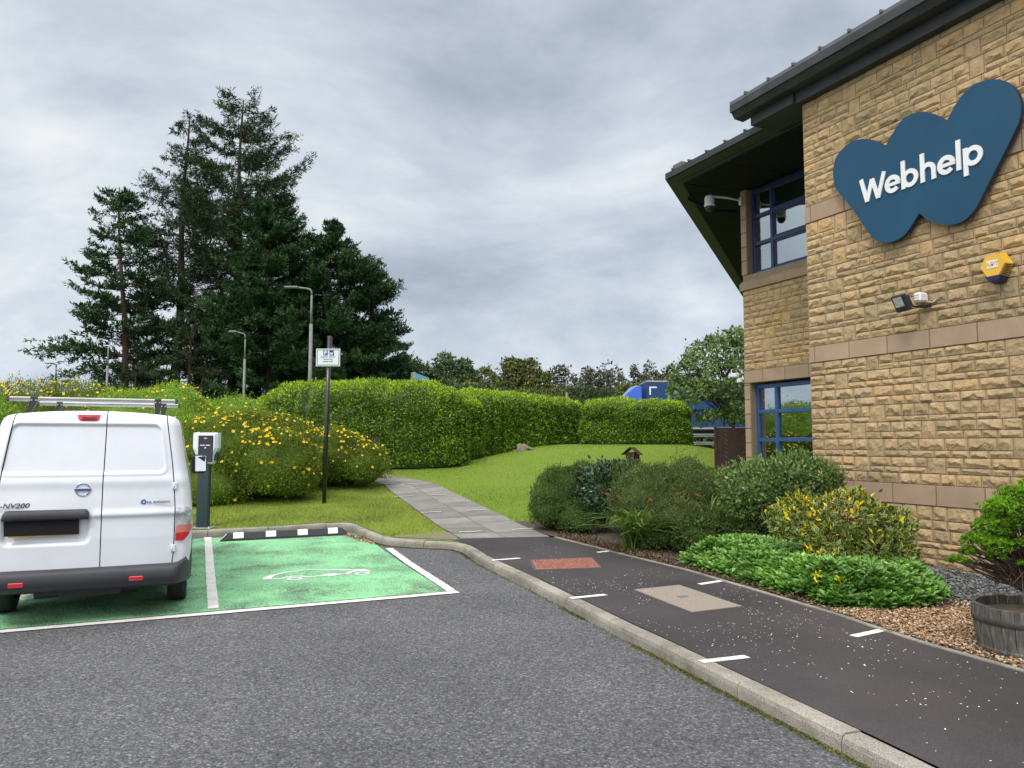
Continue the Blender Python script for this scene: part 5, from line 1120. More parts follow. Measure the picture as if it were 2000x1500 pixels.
def lamps():
    def lamp(x, y, top, armL, r0, label, dirx=-1, head=True, z0=1.1):
        t = thing('street_lamp', label, 'street lamp', (x, y, z0), group='street lamps behind the hedges')
        b = MB(); zj = z0+(top-z0)*.78; b.tube([(x, y, z0-.2), (x, y, zj)], [r0*1.5, r0*1.15], 10); b.tube([(x, y, zj), (x, y, top-.35)], [r0*.8, r0*.65], 10); b.build('pole', M['lampgrey'], t)
        if head:
            b = MB(); pts = [(x, y, top-.36), (x+dirx*.01, y, top-.16), (x+dirx*.08, y, top-.07), (x+dirx*.25, y, top-.03), (x+dirx*armL*.6, y, top+.02)]; b.tube(pts, [r0*.65]*5, 8); b.build('arm', M['lampgrey'], t)
            b = MB(); b.bbox((x+dirx*armL*.82, y, top+.03), (armL*.55, .22, .09), .03); b.build('lamp_head', M['lampgrey'], t)
    lamp(-9.24, 35, 8.78, 1.15, .068, 'tall street lamp in front of the dark pines, its head pointing left')
    lamp(-13.3, 38, 7.15, .75, .05, 'street lamp rising above the yellow flowered bushes at the foot of the tall conifers')
    lamp(-20.9, 39.5, 6.9, .3, .05, 'thin lamp pole under the low hanging pine limb, leftmost but one', head=False)
    lamp(-47.7, 80, 10.0, 1.1, .13, 'small distant street lamp near the left edge of the photo')
    lamp(5.7, 80, 8.6, 1.4, .10, 'distant street lamp among the pale trees right of the blue sign')
    # blue estate sign
    k = 38/60.; q = lambda X, Y, Z: (X*k, Y*k, 1.6+(Z-1.6)*k); t = thing('estate_sign', 'sky blue signboard sticking up behind the clipped hedge', 'sign', (-4.7, 38, 1.2)); b = MB()
    b.prism([q(-7.72, 60, .9), q(-7.72, 60, 7.2), q(-6.62, 60.9, 6.85), q(-6.62, 60.9, .9)], (-.0, .14, 0)); pn = b.build('panel', M['signsky'], t)
    b = MB(); b.prism([q(-7.76, 59.98, .9), q(-7.76, 59.98, 7.22), q(-7.98, 60.4, 7.22), q(-7.98, 60.4, .9)], (.12, .06, 0)); b.build('edge', M['galv'], t)
    A_ = math.atan2(.9, 1.1)
    for (s0, s1, zz) in ((.25, .62, 6.35), (.2, .9, 5.95), (.3, .85, 5.55), (.25, .8, 5.1)):
        b = MB(); sm = (s0+s1)/2; c = q(-7.72+1.1*sm, 59.97+.9*sm, zz); b.box((c[0]+.006, c[1]-.006, c[2]), ((s1-s0)*1.42*k, .008, .12), rotz(A_)); b.build('lettering', M['signlite'], pn)
lamps()
def truck():
    y = 44.; zr = 1.22; T = thing('lorry', 'blue articulated lorry with curtain sided trailer passing behind the hedge', 'lorry', (12, y, zr))
    x0 = 7.75; b = MB(); L = 13.6
    b.box((x0+L/2, y+1.25, zr+2.62), (L, 2.5, 2.62)); 
    for k in range(26): b.box((x0+.3+k*.52, y-.004, zr+2.6), (.03, .012, 2.5))
    tr = b.build('trailer', M['truckblue'], T)
    b = MB(); b.box((x0+L/2, y+1.25, zr+3.97), (L+.06, 2.56, .09)); b.box((x0+L/2, y+1.2, zr+1.27), (L+.04, 2.58, .10)); b.build('trailer_rail', M['galv'], tr)
    for q, d in (((x0+.35, y-.012, zr+3.62), (.42, .012, .08)), ((x0+.18, y-.013, zr+3.42), (.09, .012, .45)), ((12.6, y-.014, zr+2.05), (.35, .012, .10)), ((13.45, y-.014, zr+2.1), (.45, .012, .07))): b = MB(); b.box(q, d); b.build('marking', M['signface'], tr)
    b = MB(); b.box((x0+L/2, y+1.25, zr+1.0), (L-1, .9, .35)); b.box((x0+6.4, y+.1, zr+.75), (4.5, .06, .5)); b.build('chassis', M['black'], tr)
    for xx in (x0+9.0, x0+10.3, x0+11.6):
        for yy in (y+.2, y+2.3):
            b = MB(); b.lathe((xx, yy, zr+.5), [(.001, -.16), (.3, -.16), (.5, -.14), (.5, .14), (.001, .14)], 28, axis='y'); b.build('wheel', M['rubber'], tr)
    # tractor unit with roof deflector
    cx0 = 5.75; b = MB()
    P = [(cx0, zr+.5), (cx0+.0, zr+1.6), (cx0+.12, zr+2.75), (cx0+.30, zr+2.92), (cx0+1.95, zr+2.92), (cx0+1.95, zr+.5)]; b.prism([(a, y+.02, c) for a, c in P], (0, 2.44, 0)); cab = b.build('cab', M['cabblue'], T)
    b = MB(); Q = [(cx0+.35, zr+2.92), (cx0+.55, zr+3.02), (cx0+1.25, zr+3.72), (cx0+1.50, zr+3.80), (cx0+1.62, zr+3.78), (cx0+1.70, zr+2.94)]
    G = [[(a+.1*abs(s_)**2*(c-zr-2.9), y+1.24+s_*1.18*(1-.12*(c-zr-2.9)), c-.10*s_**2*(c-zr-2.9)) for a, c in Q] for s_ in np.linspace(-1, 1, 9)]; b.grid(np.array(G)); b.add(G[0], [tuple(range(6))]); b.build('deflector', M['cabblue'], cab)
    b = MB(); 
    b = MB(); b.box((cx0+1.60, y+1.2, zr+3.35), (.05, 2.0, .7)); b.build('deflector_brace', M['black'], cab)
    b = MB(); b.bbox((cx0+.05, y+1.2, zr+2.98), (.75, 1.9, .12), .04, roty(-.05)); b.build('sun_visor', M['amber'], cab)
    b = MB(); b.box((cx0+.8, y+.014, zr+2.1), (.8, .012, .75)); b.build('cab_window', M['ink'], cab)
    for xx in (cx0+.75, cx0+3.3):
        for yy in (y+.2, y+2.3): b = MB(); b.lathe((xx, yy, zr+.5), [(.001, -.16), (.3, -.16), (.5, -.14), (.5, .14), (.001, .14)], 28, axis='y'); b.build('wheel', M['rubber'], cab)
    # road and crash barrier in front of it
    b = MB(); b.grid(np.array([[(x, yy, zr-.005+.0*x) for x in np.linspace(-80, 80, 9)] for yy in (42.2, 52)]), flip=True); tag(b.build('road', M['asphalt']), kind='structure')
    b = MB(); b.grid(np.array([[(x, yy, zr+.03) for x in np.linspace(-40, 60, 9)] for yy in (36.6, 37.9)]), flip=True); tag(b.build('footpath', M['slab']), kind='structure')
    F = thing('crash_barrier', 'grey steel crash barrier along the road below the lorry', 'barrier', (12, 41.4, 1.2))
    for zz in (2.05, 1.62):
        b = MB(); b.prism([(4, 41.4, zz-.09), (4, 41.36, zz-.05), (4, 41.4, zz), (4, 41.36, zz+.05), (4, 41.4, zz+.09), (4, 41.45, zz)], (22, 0, 0)); b.build('rail', M['railm'], F)
    for k in range(9): b = MB(); b.box((4.6+k*2.4, 41.5, 1.6), (.12, .1, 1.0)); b.build('post', M['railm'], F)
truck()
# ================================================================ vegetation
def lump(D, k, seed):
    r = np.random.default_rng(seed); o = np.zeros(len(D))
    for i in range(4):
        w = r.normal(size=3)*k*(1+.6*i); o += np.sin(D @ w + r.uniform(0, 6.28))/(1+.6*i)
    return o/2.2
class Blobs:
    """union of ellipsoids; samples leaf positions on and just under their surface"""
    def __init__(s, blobs, seed=1, lumpy=.10, k=3.0, zmin=None): s.b = [(np.array(c, float), np.array(r, float)) for c, r in blobs]; s.seed = seed; s.l = lumpy; s.k = k; s.zmin = zmin
    def rad(s, D, P0, i): return 1 + s.l*lump(P0, s.k, s.seed)
    def sample(s, n, depth=.25, low=-.6):
        w = np.array([(r[0]*r[1]*r[2])**(2/3.) for c, r in s.b]); w /= w.sum(); idx = RG.choice(len(s.b), n, p=w); D = rdir(n); D[:, 2] = np.where(D[:, 2] < low, -D[:, 2], D[:, 2]); D = unit(D)
        C = np.array([b_[0] for b_ in s.b])[idx]; R = np.array([b_[1] for b_ in s.b])[idx]; P0 = C + D*R
        k = (1 - depth*RG.random(n)**1.6 + np.where(RG.random(n) < .22, RG.exponential(.055, n), 0))*s.rad(D, P0, idx)*(1+.055*lump(P0, s.k*3.2, s.seed+5)); P = C + D*R*k[:, None]; Nn = unit(D/R); ok = np.ones(n, bool)
        for j, (c, r) in enumerate(s.b): ok &= ~((np.linalg.norm((P-c)/r, axis=1) < .80) & (idx != j))
        if s.zmin is not None: ok &= P[:, 2] > s.zmin
        return P[ok], Nn[ok]
    def core(s, b, sc, mi=0, n=14):
        for c, r in s.b:
            th = np.linspace(0, 2*PI, n*2+1); ph = np.linspace(-PI/2, PI/2, n); D = np.array([[(math.cos(p)*math.cos(t), math.cos(p)*math.sin(t), math.sin(p)) for t in th] for p in ph]); P = c + D*r*sc
            P *= 1; Q = P.reshape(-1, 3); k = (1 + s.l*lump(Q, s.k, s.seed))[:, None]; Q = c + (Q-c)*k
            if s.zmin is not None: Q[:, 2] = np.maximum(Q[:, 2], s.zmin-.05)
            b.grid(Q.reshape(P.shape), mi, smooth=True, rnd=.3)
def leafset(b, P, Nn, L, Wd, mi=0, up=.3, spread=.8, fold=.2, rn=None, droop=0.):
    n = len(P); T = unit(Nn*.55 + rdir(n)*spread + np.array([0, 0, up-droop])); nr = unit(Nn + rdir(n)*.6 + np.array([0, 0, .3])); ls = L*RG.uniform(.65, 1.25, n)
    b.quads(quadleaf(P, T, nr, ls, ls*Wd/L, fold), mi, np.clip(.45+RG.normal(0, .24, n), 0, 1) if rn is None else rn)
def sprigs(b, P, Nn, L, lw, k, mi, rn=.75, up=.8):
    """small upright shoots: k leaves around a short stem"""
    for p, q in zip(P, Nn):
        a = unit((q*.5+np.array([0, 0, up])+RG.normal(0, .25, 3)).reshape(1, 3))[0]; Pk = p + a*np.linspace(.15, 1, k)[:, None]*L; T = unit(a*1.0 + rdir(k)*.75); b.quads(quadleaf(Pk-a*lw, T, rdir(k), lw*RG.uniform(.8, 1.3, k), lw*.4, .2), mi, np.clip(rn+RG.normal(0, .15, k), 0, 1))

# ---- clipped laurel hedges: swept rounded box, dense leaves on its skin
def hedge(label, cl, hwid, ztop, dens, rnd_end=(.9, .9), mat='laurel', seed=1, lean=0, rr=.5, leaf=.075):
    cl = np.array(cl, float); L = resample(cl, .25); s_ = np.concatenate([[0], np.cumsum(np.linalg.norm(np.diff(L, axis=0), axis=1))]); tot = s_[-1]; T = unit(np.gradient(L, axis=0)); Nn = np.stack([-T[:, 1], T[:, 0]], 1)
    zt_ = np.interp(np.linspace(0, 1, len(L)), np.linspace(0, 1, len(ztop)), ztop)
    def surf(u, v, inset=0.):   # u along [0,1], v around [0,1]: foot front -> top -> foot back
        u = np.asarray(u); x = u*(len(L)-1); i = np.clip(x.astype(int), 0, len(L)-2); f = x-i; C = L[i]*(1-f)[:, None]+L[i+1]*f[:, None]; N2 = Nn[i]; Z = zt_[i]*(1-f)+zt_[i+1]*f; d = u*tot
        e0 = np.clip(1-d/rnd_end[0], 0, 1); e1 = np.clip(1-(tot-d)/rnd_end[1], 0, 1); e = np.maximum(e0, e1); sc = np.sqrt(np.clip(1-e**2.6, 0, 1)); base = lz(C[:, 0], C[:, 1]); H_ = Z-base
        a = PI*v; ca, sa = np.cos(a), np.sin(a); px = np.sign(ca)*np.abs(ca)**.42; pz = np.abs(sa)**.42; w = hwid*sc*(.90+.1*np.sin(a)) ; topz = H_*(1-.22*e**2.2)
        Dn = np.stack([N2[:, 0]*px, N2[:, 1]*px, pz], 1); P = np.stack([C[:, 0]+N2[:, 0]*px*w, C[:, 1]+N2[:, 1]*px*w, base+pz*topz], 1); nrm = unit(np.stack([N2[:, 0]*ca, N2[:, 1]*ca, sa*.9+.05], 1) + np.stack([T[i][:, 0], T[i][:, 1], 0*u], 1)*((e1 > 0)*e1**2-(e0 > 0)*e0**2)[:, None]*1.2)
        bmp = .08*lump(P, 2.3, seed)+.05*lump(P, 6., seed+1)+.04*lump(P, 15., seed+2); P = P + nrm*(bmp-inset)[:, None]; return P, nrm
    b = MB(); nu = int(tot/.12)+8; nv = 44; vg = np.interp(np.linspace(0, 1, nv), np.linspace(0, 1, 400)**1, .5-.5*np.cos(PI*np.linspace(0, 1, 400)) if False else np.linspace(0, 1, 400)); U, V = np.meshgrid(np.linspace(.004, .996, nu), vg, indexing='ij'); P, _ = surf(U.ravel(), V.ravel(), .17); b.grid(P.reshape(nu, nv, 3), 0, True, .05)
    area = tot*(2*(zt_.mean()-lz(*cl.mean(0)))+2*hwid); n = int(area*dens*2.0); vt = np.linspace(0, 1, 400); at_ = PI*vt; xx = np.sign(np.cos(at_))*np.abs(np.cos(at_))**.42*hwid; yy = np.abs(np.sin(at_))**.42*(zt_.mean()-1.0); cs_ = np.concatenate([[0], np.cumsum(np.hypot(np.diff(xx), np.diff(yy)))]); e_ = RG.random(n); u = np.where(e_ < .16, RG.beta(.6, 3, n)*rnd_end[0]/tot, np.where(e_ > .84, 1-RG.beta(.6, 3, n)*rnd_end[1]/tot, RG.random(n))); v = np.interp(RG.random(n)*cs_[-1], cs_, vt)
    P, q = surf(np.clip(u, .001, .999), v, RG.random(n)**1.5*.13-.02)
    r = np.clip(.38+RG.normal(0, .24, n)+.30*sstep(.45, .9, q[:, 2]), 0, 1); leafset(b, P, q, leaf, leaf*.42, 0, .25, .8, .22, r)  # up-facing leaves paler: top light and new growth put into the tone
    n = int(tot*26); P, q = surf(RG.random(n)*.98+.01, RG.uniform(.22, .78, n), 0.); sprigs(b, P, q, .11, leaf*.95, 6, 0, .88)
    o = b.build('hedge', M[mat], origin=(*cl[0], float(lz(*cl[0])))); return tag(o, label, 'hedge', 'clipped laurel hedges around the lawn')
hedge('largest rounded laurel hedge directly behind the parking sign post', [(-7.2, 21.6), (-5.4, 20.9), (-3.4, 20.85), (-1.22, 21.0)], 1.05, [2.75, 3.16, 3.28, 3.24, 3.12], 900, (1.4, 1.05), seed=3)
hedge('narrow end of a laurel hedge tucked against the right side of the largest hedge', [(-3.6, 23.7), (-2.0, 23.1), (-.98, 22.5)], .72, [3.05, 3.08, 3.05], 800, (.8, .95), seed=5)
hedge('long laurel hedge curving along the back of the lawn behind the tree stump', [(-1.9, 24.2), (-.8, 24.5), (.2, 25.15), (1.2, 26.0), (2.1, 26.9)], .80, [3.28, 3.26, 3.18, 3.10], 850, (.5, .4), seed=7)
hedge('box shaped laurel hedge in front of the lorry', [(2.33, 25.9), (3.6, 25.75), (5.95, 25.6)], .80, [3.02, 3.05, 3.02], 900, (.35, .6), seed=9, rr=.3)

# ---- yellow flowered shrubs
def petals(b, P, Nn, r, mi=0):
    n = len(P); F = unit(Nn+rdir(n)*.5+np.array([0, -.35, .25])); A_ = unit(np.cross(F, rdir(n))); B_ = np.cross(F, A_); rr = r*RG.uniform(.7, 1.15, n); rn = RG.random(n)
    for k in range(5):
        a = 2*PI*k/5; T = A_*math.cos(a)+B_*math.sin(a); b.quads(quadleaf(P, unit(T+F*.25), F, rr, rr*.85, -.12, .6), mi, rn)
def twigs(b, c, h, spread, n, r=.012, mi=0, lean=(0, 0), seg=3):
    for k in range(n):
        a = RG.uniform(0, 2*PI); e = spread*RG.uniform(.4, 1); p = [np.array(c, float)+np.array([math.cos(a), math.sin(a), 0])*.04]
        for j in range(1, seg+1): f = j/seg; p.append(np.array([c[0]+math.cos(a)*e*f**1.3+lean[0]*f+RG.normal(0, .02), c[1]+math.sin(a)*e*f**1.3+lean[1]*f+RG.normal(0, .02), c[2]+h*f]))
        b.tube(p, [r*(1-.6*j/seg) for j in range(seg+1)], 5, mi, cap=False)
def shrub(name, label, cat, loc, blobs, leaves, L, Wd, mat, depth=.3, flowers=0, core=.80, seed=1, lumpy=.1, k=3., low=-.6, stems=None, zmin=None, group=None, up=.3, spr=0, fr=.028, lf=None, coremat=None):
    loc = (loc[0], loc[1], float(lz(loc[0], loc[1])) if len(loc) < 3 else loc[2]); t = thing(name, label, cat, loc, group); B_ = Blobs(blobs, seed, lumpy, k, zmin if zmin is not None else loc[2]+.03); b = MB()
    if core: B_.core(b, core)
    P, Nn = B_.sample(leaves, depth, low); leafset(b, P, Nn, L, Wd, 0, up, .8)
    if lf is not None: lf(b, B_)
    if spr: P, Nn = B_.sample(spr, .03, 0.); sprigs(b, P, Nn, L*2.4, L, 7, 0, .66)
    b.build('foliage', M[mat], t)
    if flowers:
        b = MB(); P, Nn = B_.sample(flowers, .04, -.5); zt0 = min(c[2]-r[2] for c, r in B_.b); zt1 = max(c[2]+r[2] for c, r in B_.b); kk = RG.random(len(P)) < np.clip(.12+1.5*(P[:, 2]-zt0)/(zt1-zt0)-.35, .06, 1)
        P, Nn = P[kk]+Nn[kk]*.03, Nn[kk]; petals(b, P, Nn, fr*1.22); b.build('flowers', M['petyellow'], t)
    if stems: b = MB(); stems(b, loc); b.build('stems', M['twig'], t)
    return t
st_h = lambda n, h, s: (lambda b, l: twigs(b, l, h, s, n, .012))
shrub('flowering_shrub', 'big rounded yellow flowered shrub between the charging point and the sign post', 'shrub', (-4.9, 15.6), [((-5.7, 15.5, 1.35), (1.35, 1.1, .88)), ((-4.75, 15.3, 1.15), (.92, .95, .78)), ((-5.3, 16.2, 1.5), (1.3, 1.0, .72)), ((-4.35, 15.35, .88), (.50, .6, .48))], 95000, .042, .016, 'hyper', .35, 1000, .78, 11, .12, 3.2, stems=st_h(26, 1.3, 1.0), spr=700)
shrub('flowering_shrub', 'smaller yellow flowered shrub to the right of the black sign post', 'shrub', (-3.6, 17.3), [((-3.95, 17.3, 1.25), (.85, .8, .68)), ((-3.30, 17.1, 1.12), (.60, .65, .52)), ((-4.6, 17.6, 1.35), (.8, .7, .62))], 48000, .042, .016, 'hyper', .38, 520, .76, 13, .13, 3.4, stems=st_h(20, 1.1, .8), spr=420)
shrub('flowering_shrub', 'bright green yellow flowered shrub mound rising behind the van roof', 'shrub', (-8.2, 18.6), [((-8.6, 18.5, 1.9), (1.9, 1.3, 1.08)), ((-6.9, 18.8, 1.75), (1.3, 1.2, .92)), ((-7.3, 17.8, 1.4), (1.4, 1.0, .9))], 75000, .05, .019, 'hyperlime', .3, 420, .8, 15, .13, 2.6, spr=900)
shrub('flowering_shrub', 'tall yellow flowered shrub behind the left half of the van, at the photo edge', 'shrub', (-12.0, 18.4), [((-12.2, 18.4, 1.85), (2.2, 1.3, 1.28)), ((-10.4, 18.8, 1.95), (1.4, 1.2, 1.18)), ((-13.9, 18.0, 1.9), (1.8, 1.3, 1.38))], 65000, .05, .019, 'hyper', .3, 1300, .8, 17, .13, 2.6, spr=900)
shrub('lime_shrub', 'plain lime green shrub beside the left end of the van roof rack', 'shrub', (-10.9, 15.9), [((-11.3, 15.9, 1.55), (1.25, .9, 1.02))], 22000, .05, .022, 'hyperlime', .25, 0, .82, 19, .1, 3, spr=300)
shrub('dark_shrub', 'dark low shrub mass under the yellow flowers behind the charging point', 'shrub', (-7.0, 14.8), [((-7.2, 15.3, .95), (1.5, .9, .75)), ((-5.9, 14.8, .80), (.9, .6, .62))], 26000, .045, .018, 'hyper', .4, 60, .75, 21, .1, 3, stems=st_h(20, .8, .8))

# ---- bed beside the building
Z0 = .13
shrub('clipped_shrub', 'rounded dark small leaved shrub at the lawn end of the bed, nearest the path', 'shrub', (.85, 12.3), [((.80, 12.3, .74), (.50, .5, .50)), ((1.12, 12.35, .82), (.42, .45, .46)), ((1.0, 11.85, .45), (.38, .32, .30)), ((.62, 12.2, .52), (.34, .38, .32))], 30000, .030, .013, 'boxleaf', .3, 0, .78, 31, .15, 7, spr=900, stems=st_h(14, .5, .4))
shrub('glossy_shrub', 'dark shrub with larger glossy leaves, second from the path end of the bed', 'shrub', (1.4, 11.9), [((1.38, 11.95, .80), (.46, .42, .50)), ((1.62, 12.1, .92), (.40, .40, .40))], 7000, .075, .036, 'camel', .35, 0, .74, 33, .12, 4, stems=st_h(12, .7, .35))
shrub('olive_shrub', 'wide olive green fine leaved shrub in the middle of the bed', 'shrub', (2.1, 11.1), [((2.0, 11.2, .72), (.60, .50, .52)), ((2.55, 11.2, .70), (.55, .5, .50)), ((1.95, 11.75, .86), (.55, .45, .46)), ((2.3, 10.6, .48), (.50, .42, .34)), ((2.75, 11.9, .88), (.55, .5, .44))], 52000, .032, .012, 'hebe', .38, 0, .76, 35, .17, 6, spr=1700, stems=st_h(24, .6, .7))
def cot(b, l):
    for (tx, ty, tz) in ((3.0, 9.9, 1.08), (3.2, 10.0, 1.2), (3.45, 9.8, 1.18), (3.7, 9.7, 1.22), (3.98, 9.62, 1.22), (4.08, 9.55, 1.1), (3.3, 9.5, 1.0), (3.75, 9.5, 1.0), (4.1, 9.75, 1.2)):
        m_ = np.array([l[0]+(tx-l[0])*.5+RG.normal(0, .06), l[1]+(ty-l[1])*.5, l[2]+.30+RG.uniform(0, .15)]); q = np.array([l[0]+(tx-l[0])*.85, l[1]+(ty-l[1])*.85, l[2]+.62]); b.tube([(l[0]+RG.normal(0, .05), l[1]+RG.normal(0, .05), l[2]), m_, q, (tx, ty, tz)], [.024, .02, .014, .006], 6, cap=False)
        for k in range(4): d = rdir(1, .4)[0]*RG.uniform(.12, .28); b.tube([m_*(1-k*.2)+q*(k*.2), m_*(1-k*.2)+q*(k*.2)+d*.6, q+d], [.009, .006, .003], 4, cap=False)
shrub('leggy_shrub', 'flat topped leggy shrub with bare curved stems below the blue window', 'shrub', (3.5, 9.9), [((3.12, 9.85, 1.12), (.52, .42, .25)), ((3.58, 9.70, 1.20), (.45, .38, .22)), ((3.88, 9.60, 1.14), (.22, .26, .17)), ((2.98, 9.75, .95), (.34, .36, .26)), ((3.45, 9.6, .98), (.34, .3, .17))], 9500, .056, .032, 'cotone', .6, 0, .5, 37, .14, 5, low=-1, stems=cot, spr=260)
shrub('low_shrub', 'low dark green undergrowth beneath the leggy shrub', 'shrub', (2.95, 9.95), [((2.95, 9.9, .38), (.55, .4, .30)), ((3.55, 9.7, .30), (.5, .4, .22)), ((2.45, 10.1, .40), (.45, .38, .32)), ((2.0, 10.45, .34), (.42, .32, .26))], 15000, .042, .018, 'boxleaf', .5, 0, .6, 39, .15, 5, stems=st_h(20, .55, .5))
def varieg():
    t = thing('variegated_shrub', 'bushy variegated shrub with yellow edged leaves in front of the stone wall', 'shrub', (3.35, 8.3, .12))
    bl = Blobs([((3.10, 8.35, .78), (.36, .33, .25)), ((3.55, 8.15, .84), (.40, .35, .25)), ((3.90, 8.0, .72), (.22, .28, .22)), ((3.75, 8.0, .50), (.32, .3, .22)), ((3.30, 8.1, .62), (.32, .3, .15)), ((3.2, 7.85, .36), (.25, .22, .14)), ((4.0, 8.15, .42), (.22, .25, .22))], 41, .14, 5, .15)
    P, Nn = bl.sample(5200, .5, -.9); n = len(P); T = unit(Nn*.6+rdir(n)*.8+np.array([0, -.1, .35])); nr = unit(Nn+rdir(n)*.5+np.array([0, 0, .4])); L = .070*RG.uniform(.7, 1.25, n); top = sstep(.72, 1.05, P[:, 2])
    rn = np.where(RG.random(n) < .05+.24*top, RG.uniform(.84, 1, n), RG.uniform(0, .7, n)); gold = rn > .8
    b = MB(); b.quads(quadleaf(P, T, nr, L, L*.5, .18), 0, rn); b.build('leaf_margin', M['euedge'], t)
    sd = unit(np.cross(T, nr)); nn = np.cross(sd, T); Pc = P+T*(L*.10)[:, None]+nn*.0025; Lc = L*.78; k = ~gold; b = MB(); b.quads(quadleaf(Pc[k], T[k], nr[k], Lc[k], (L*.38)[k], .10), 0, RG.random(n)[k]); 
    Pc = Pc-nn*.005; b.quads(quadleaf(Pc[k], T[k], nr[k], Lc[k], (L*.38)[k], .10), 0, RG.random(n)[k]); b.build('foliage', M['euon'], t)
    b = MB()
    for (x, y, z) in ((3.1, 8.4, .75), (3.3, 8.3, .8), (3.55, 8.2, .85), (3.75, 8.1, .8), (3.9, 8.0, .7), (4.0, 8.1, .5), (3.2, 7.9, .4)):
        b.tube([(3.45+RG.normal(0, .06), 8.25+RG.normal(0, .05), .1), ((x+3.45)/2, (y+8.25)/2, z*.45), (x, y, z)], [.02, .015, .006], 6, cap=False)
        for k in range(5): d = rdir(1, .3)[0]*.22; b.tube([((x+3.45)/2, (y+8.25)/2, z*.5), (x+d[0], y+d[1], z+d[2]*.5)], [.008, .003], 4, cap=False)
    b.build('stems', M['twig'], t)
varieg()
def groundcover():
    poly_ = [(2.02, 9.35), (2.30, 8.6), (2.62, 7.72), (2.92, 7.12), (3.35, 6.95), (3.85, 7.15), (4.15, 7.45), (4.32, 8.0), (3.9, 8.9), (2.9, 9.7)]
    P = np.array(poly_); n = 2300; x = RG.uniform(2, 4.4, n*3); y = RG.uniform(6.9, 9.8, n*3); ins = np.zeros(len(x), bool); j = len(P)-1
    for i in range(len(P)):
        c = ((P[i, 1] > y) != (P[j, 1] > y)) & (x < (P[j, 0]-P[i, 0])*(y-P[i, 1])/(P[j, 1]-P[i, 1])+P[i, 0]); ins ^= c; j = i
    x, y = x[ins][:n], y[ins][:n]; b = MB()
    # whorls of toothed leaves at the top of short stems
    ed = np.min([np.abs((P[(i+1) % len(P), 0]-P[i, 0])*(P[i, 1]-y)-(P[i, 0]-x)*(P[(i+1) % len(P), 1]-P[i, 1]))/np.hypot(*(P[(i+1) % len(P)]-P[i])) for i in range(len(P))], axis=0)
    h = .09+.19*sstep(0, .30, ed)+.07*(vnoise(x*4, y*4, 4)-.5)+RG.uniform(-.03, .03, len(x)); C = np.stack([x, y, g(y)+.11+h], 1); tone = np.clip(.5+RG.normal(0, .2, len(x))+.3*(vnoise(x*2.3, y*2.3, 8)-.5), 0, 1)
    for tier, (k, L, el) in enumerate(((6, .074, .75), (6, .088, .25), (5, .075, -.3))):
        for q in range(k):
            a = 2*PI*q/k+tier*.5+RG.uniform(-.35, .35, len(x)); T = unit(np.stack([np.cos(a), np.sin(a), el+RG.normal(0, .2, len(x))], 1)); up = unit(np.stack([RG.normal(0, .35, len(x)), RG.normal(-.35, .35, len(x)), np.ones(len(x))], 1)); LL = L*RG.uniform(.75, 1.2, len(x))
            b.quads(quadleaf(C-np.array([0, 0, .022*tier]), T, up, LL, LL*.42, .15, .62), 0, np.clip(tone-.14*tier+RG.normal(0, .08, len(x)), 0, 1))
    m_ = 5000; i = RG.integers(0, len(x), m_); Q = np.stack([x[i]+RG.normal(0, .04, m_), y[i]+RG.normal(0, .04, m_), g(y[i])+.11+h[i]*RG.uniform(.15, .8, m_)], 1); leafset(b, Q, rdir(m_, 1), .055, .024, 0, .1, .9, rn=RG.uniform(0, .4, m_))
    tag(b.build('ground_cover', M['pachy']), 'fresh green ground cover in leafy rosettes in front of the variegated shrub', 'ground cover', kind='stuff')
    # a few gold sprigs poking out of it
groundcover()
def swords(label, c, n, h, spread, seed, flowers=0):
    r = np.random.default_rng(seed); z = float(g(c[1]))+.1; t = thing('montbretia_clump', label, 'plant', (*c, z)); b = MB()
    for k in range(n):
        a = r.uniform(0, 2*PI); d = np.array([math.cos(a), math.sin(a)*.8 - .25]); hh = h*r.uniform(.6, 1.1); sp = spread*r.uniform(.3, 1.1); ns = 9; pts = []
        p0 = np.array([c[0]+r.normal(0, .09), c[1]+r.normal(0, .07)])
        for j in range(ns+1): f = j/ns; pts.append((*(p0+d*sp*f**1.8), z+hh*(f*1.25-.62*f**2.6*(.5+sp/spread*.5))))
        pts = np.array(pts); T = unit(np.gradient(pts, axis=0)); sd = unit(np.cross(T, np.array([d[0], d[1], .15]))); w = .013*np.sin(np.clip(np.linspace(.25, 1, ns+1), 0, 1)*PI*.98)**.7+.0008; rr = float(np.clip(r.normal(.45, .25), 0, 1)); V = np.stack([pts-sd*w[:, None], pts+sd*w[:, None]], 1)
        for j in range(ns): b.add([V[j, 0], V[j, 1], V[j+1, 1], V[j+1, 0]], [(0, 1, 2, 3)], 0, False, rr)
    b.build('leaves', M['croc'], t)
    if flowers:
        b = MB(); s_ = MB()
        for k in range(flowers):
            a = r.uniform(0, 2*PI); p = np.array([c[0], c[1], z+.1]); e = np.array([c[0]+math.cos(a)*spread*.5, c[1]-.12+math.sin(a)*spread*.35, z+h*r.uniform(.80, 1.08)]); m_ = (p+e)/2+np.array([0, 0, .12]); tip = e+np.array([math.cos(a)*.14, -.03, .03]); s_.tube([p, m_, e, tip], [.004, .003, .0025, .002], 4, cap=False)
            for j in range(9): q = e+(tip-e)*j/8+np.array([0, 0, .008]); T = unit((r.normal(0, .5, (2, 3))+np.array([0, -.3, 1.]))); b.quads(quadleaf(np.array([q, q]), T, r.normal(size=(2, 3)), .026, .010, .2), 0, r.random(2))
        b.build('flowers', M['orange'], t); s_.build('stems', M['twig'], t)
swords('arching sword leaved clump with orange flowers at the front of the bed', (1.72, 10.50), 170, .70, .95, 5, 4)
swords('sword leaved clump with orange flowers between the olive shrub and the leggy shrub', (2.72, 10.45), 110, .84, .55, 6, 4)
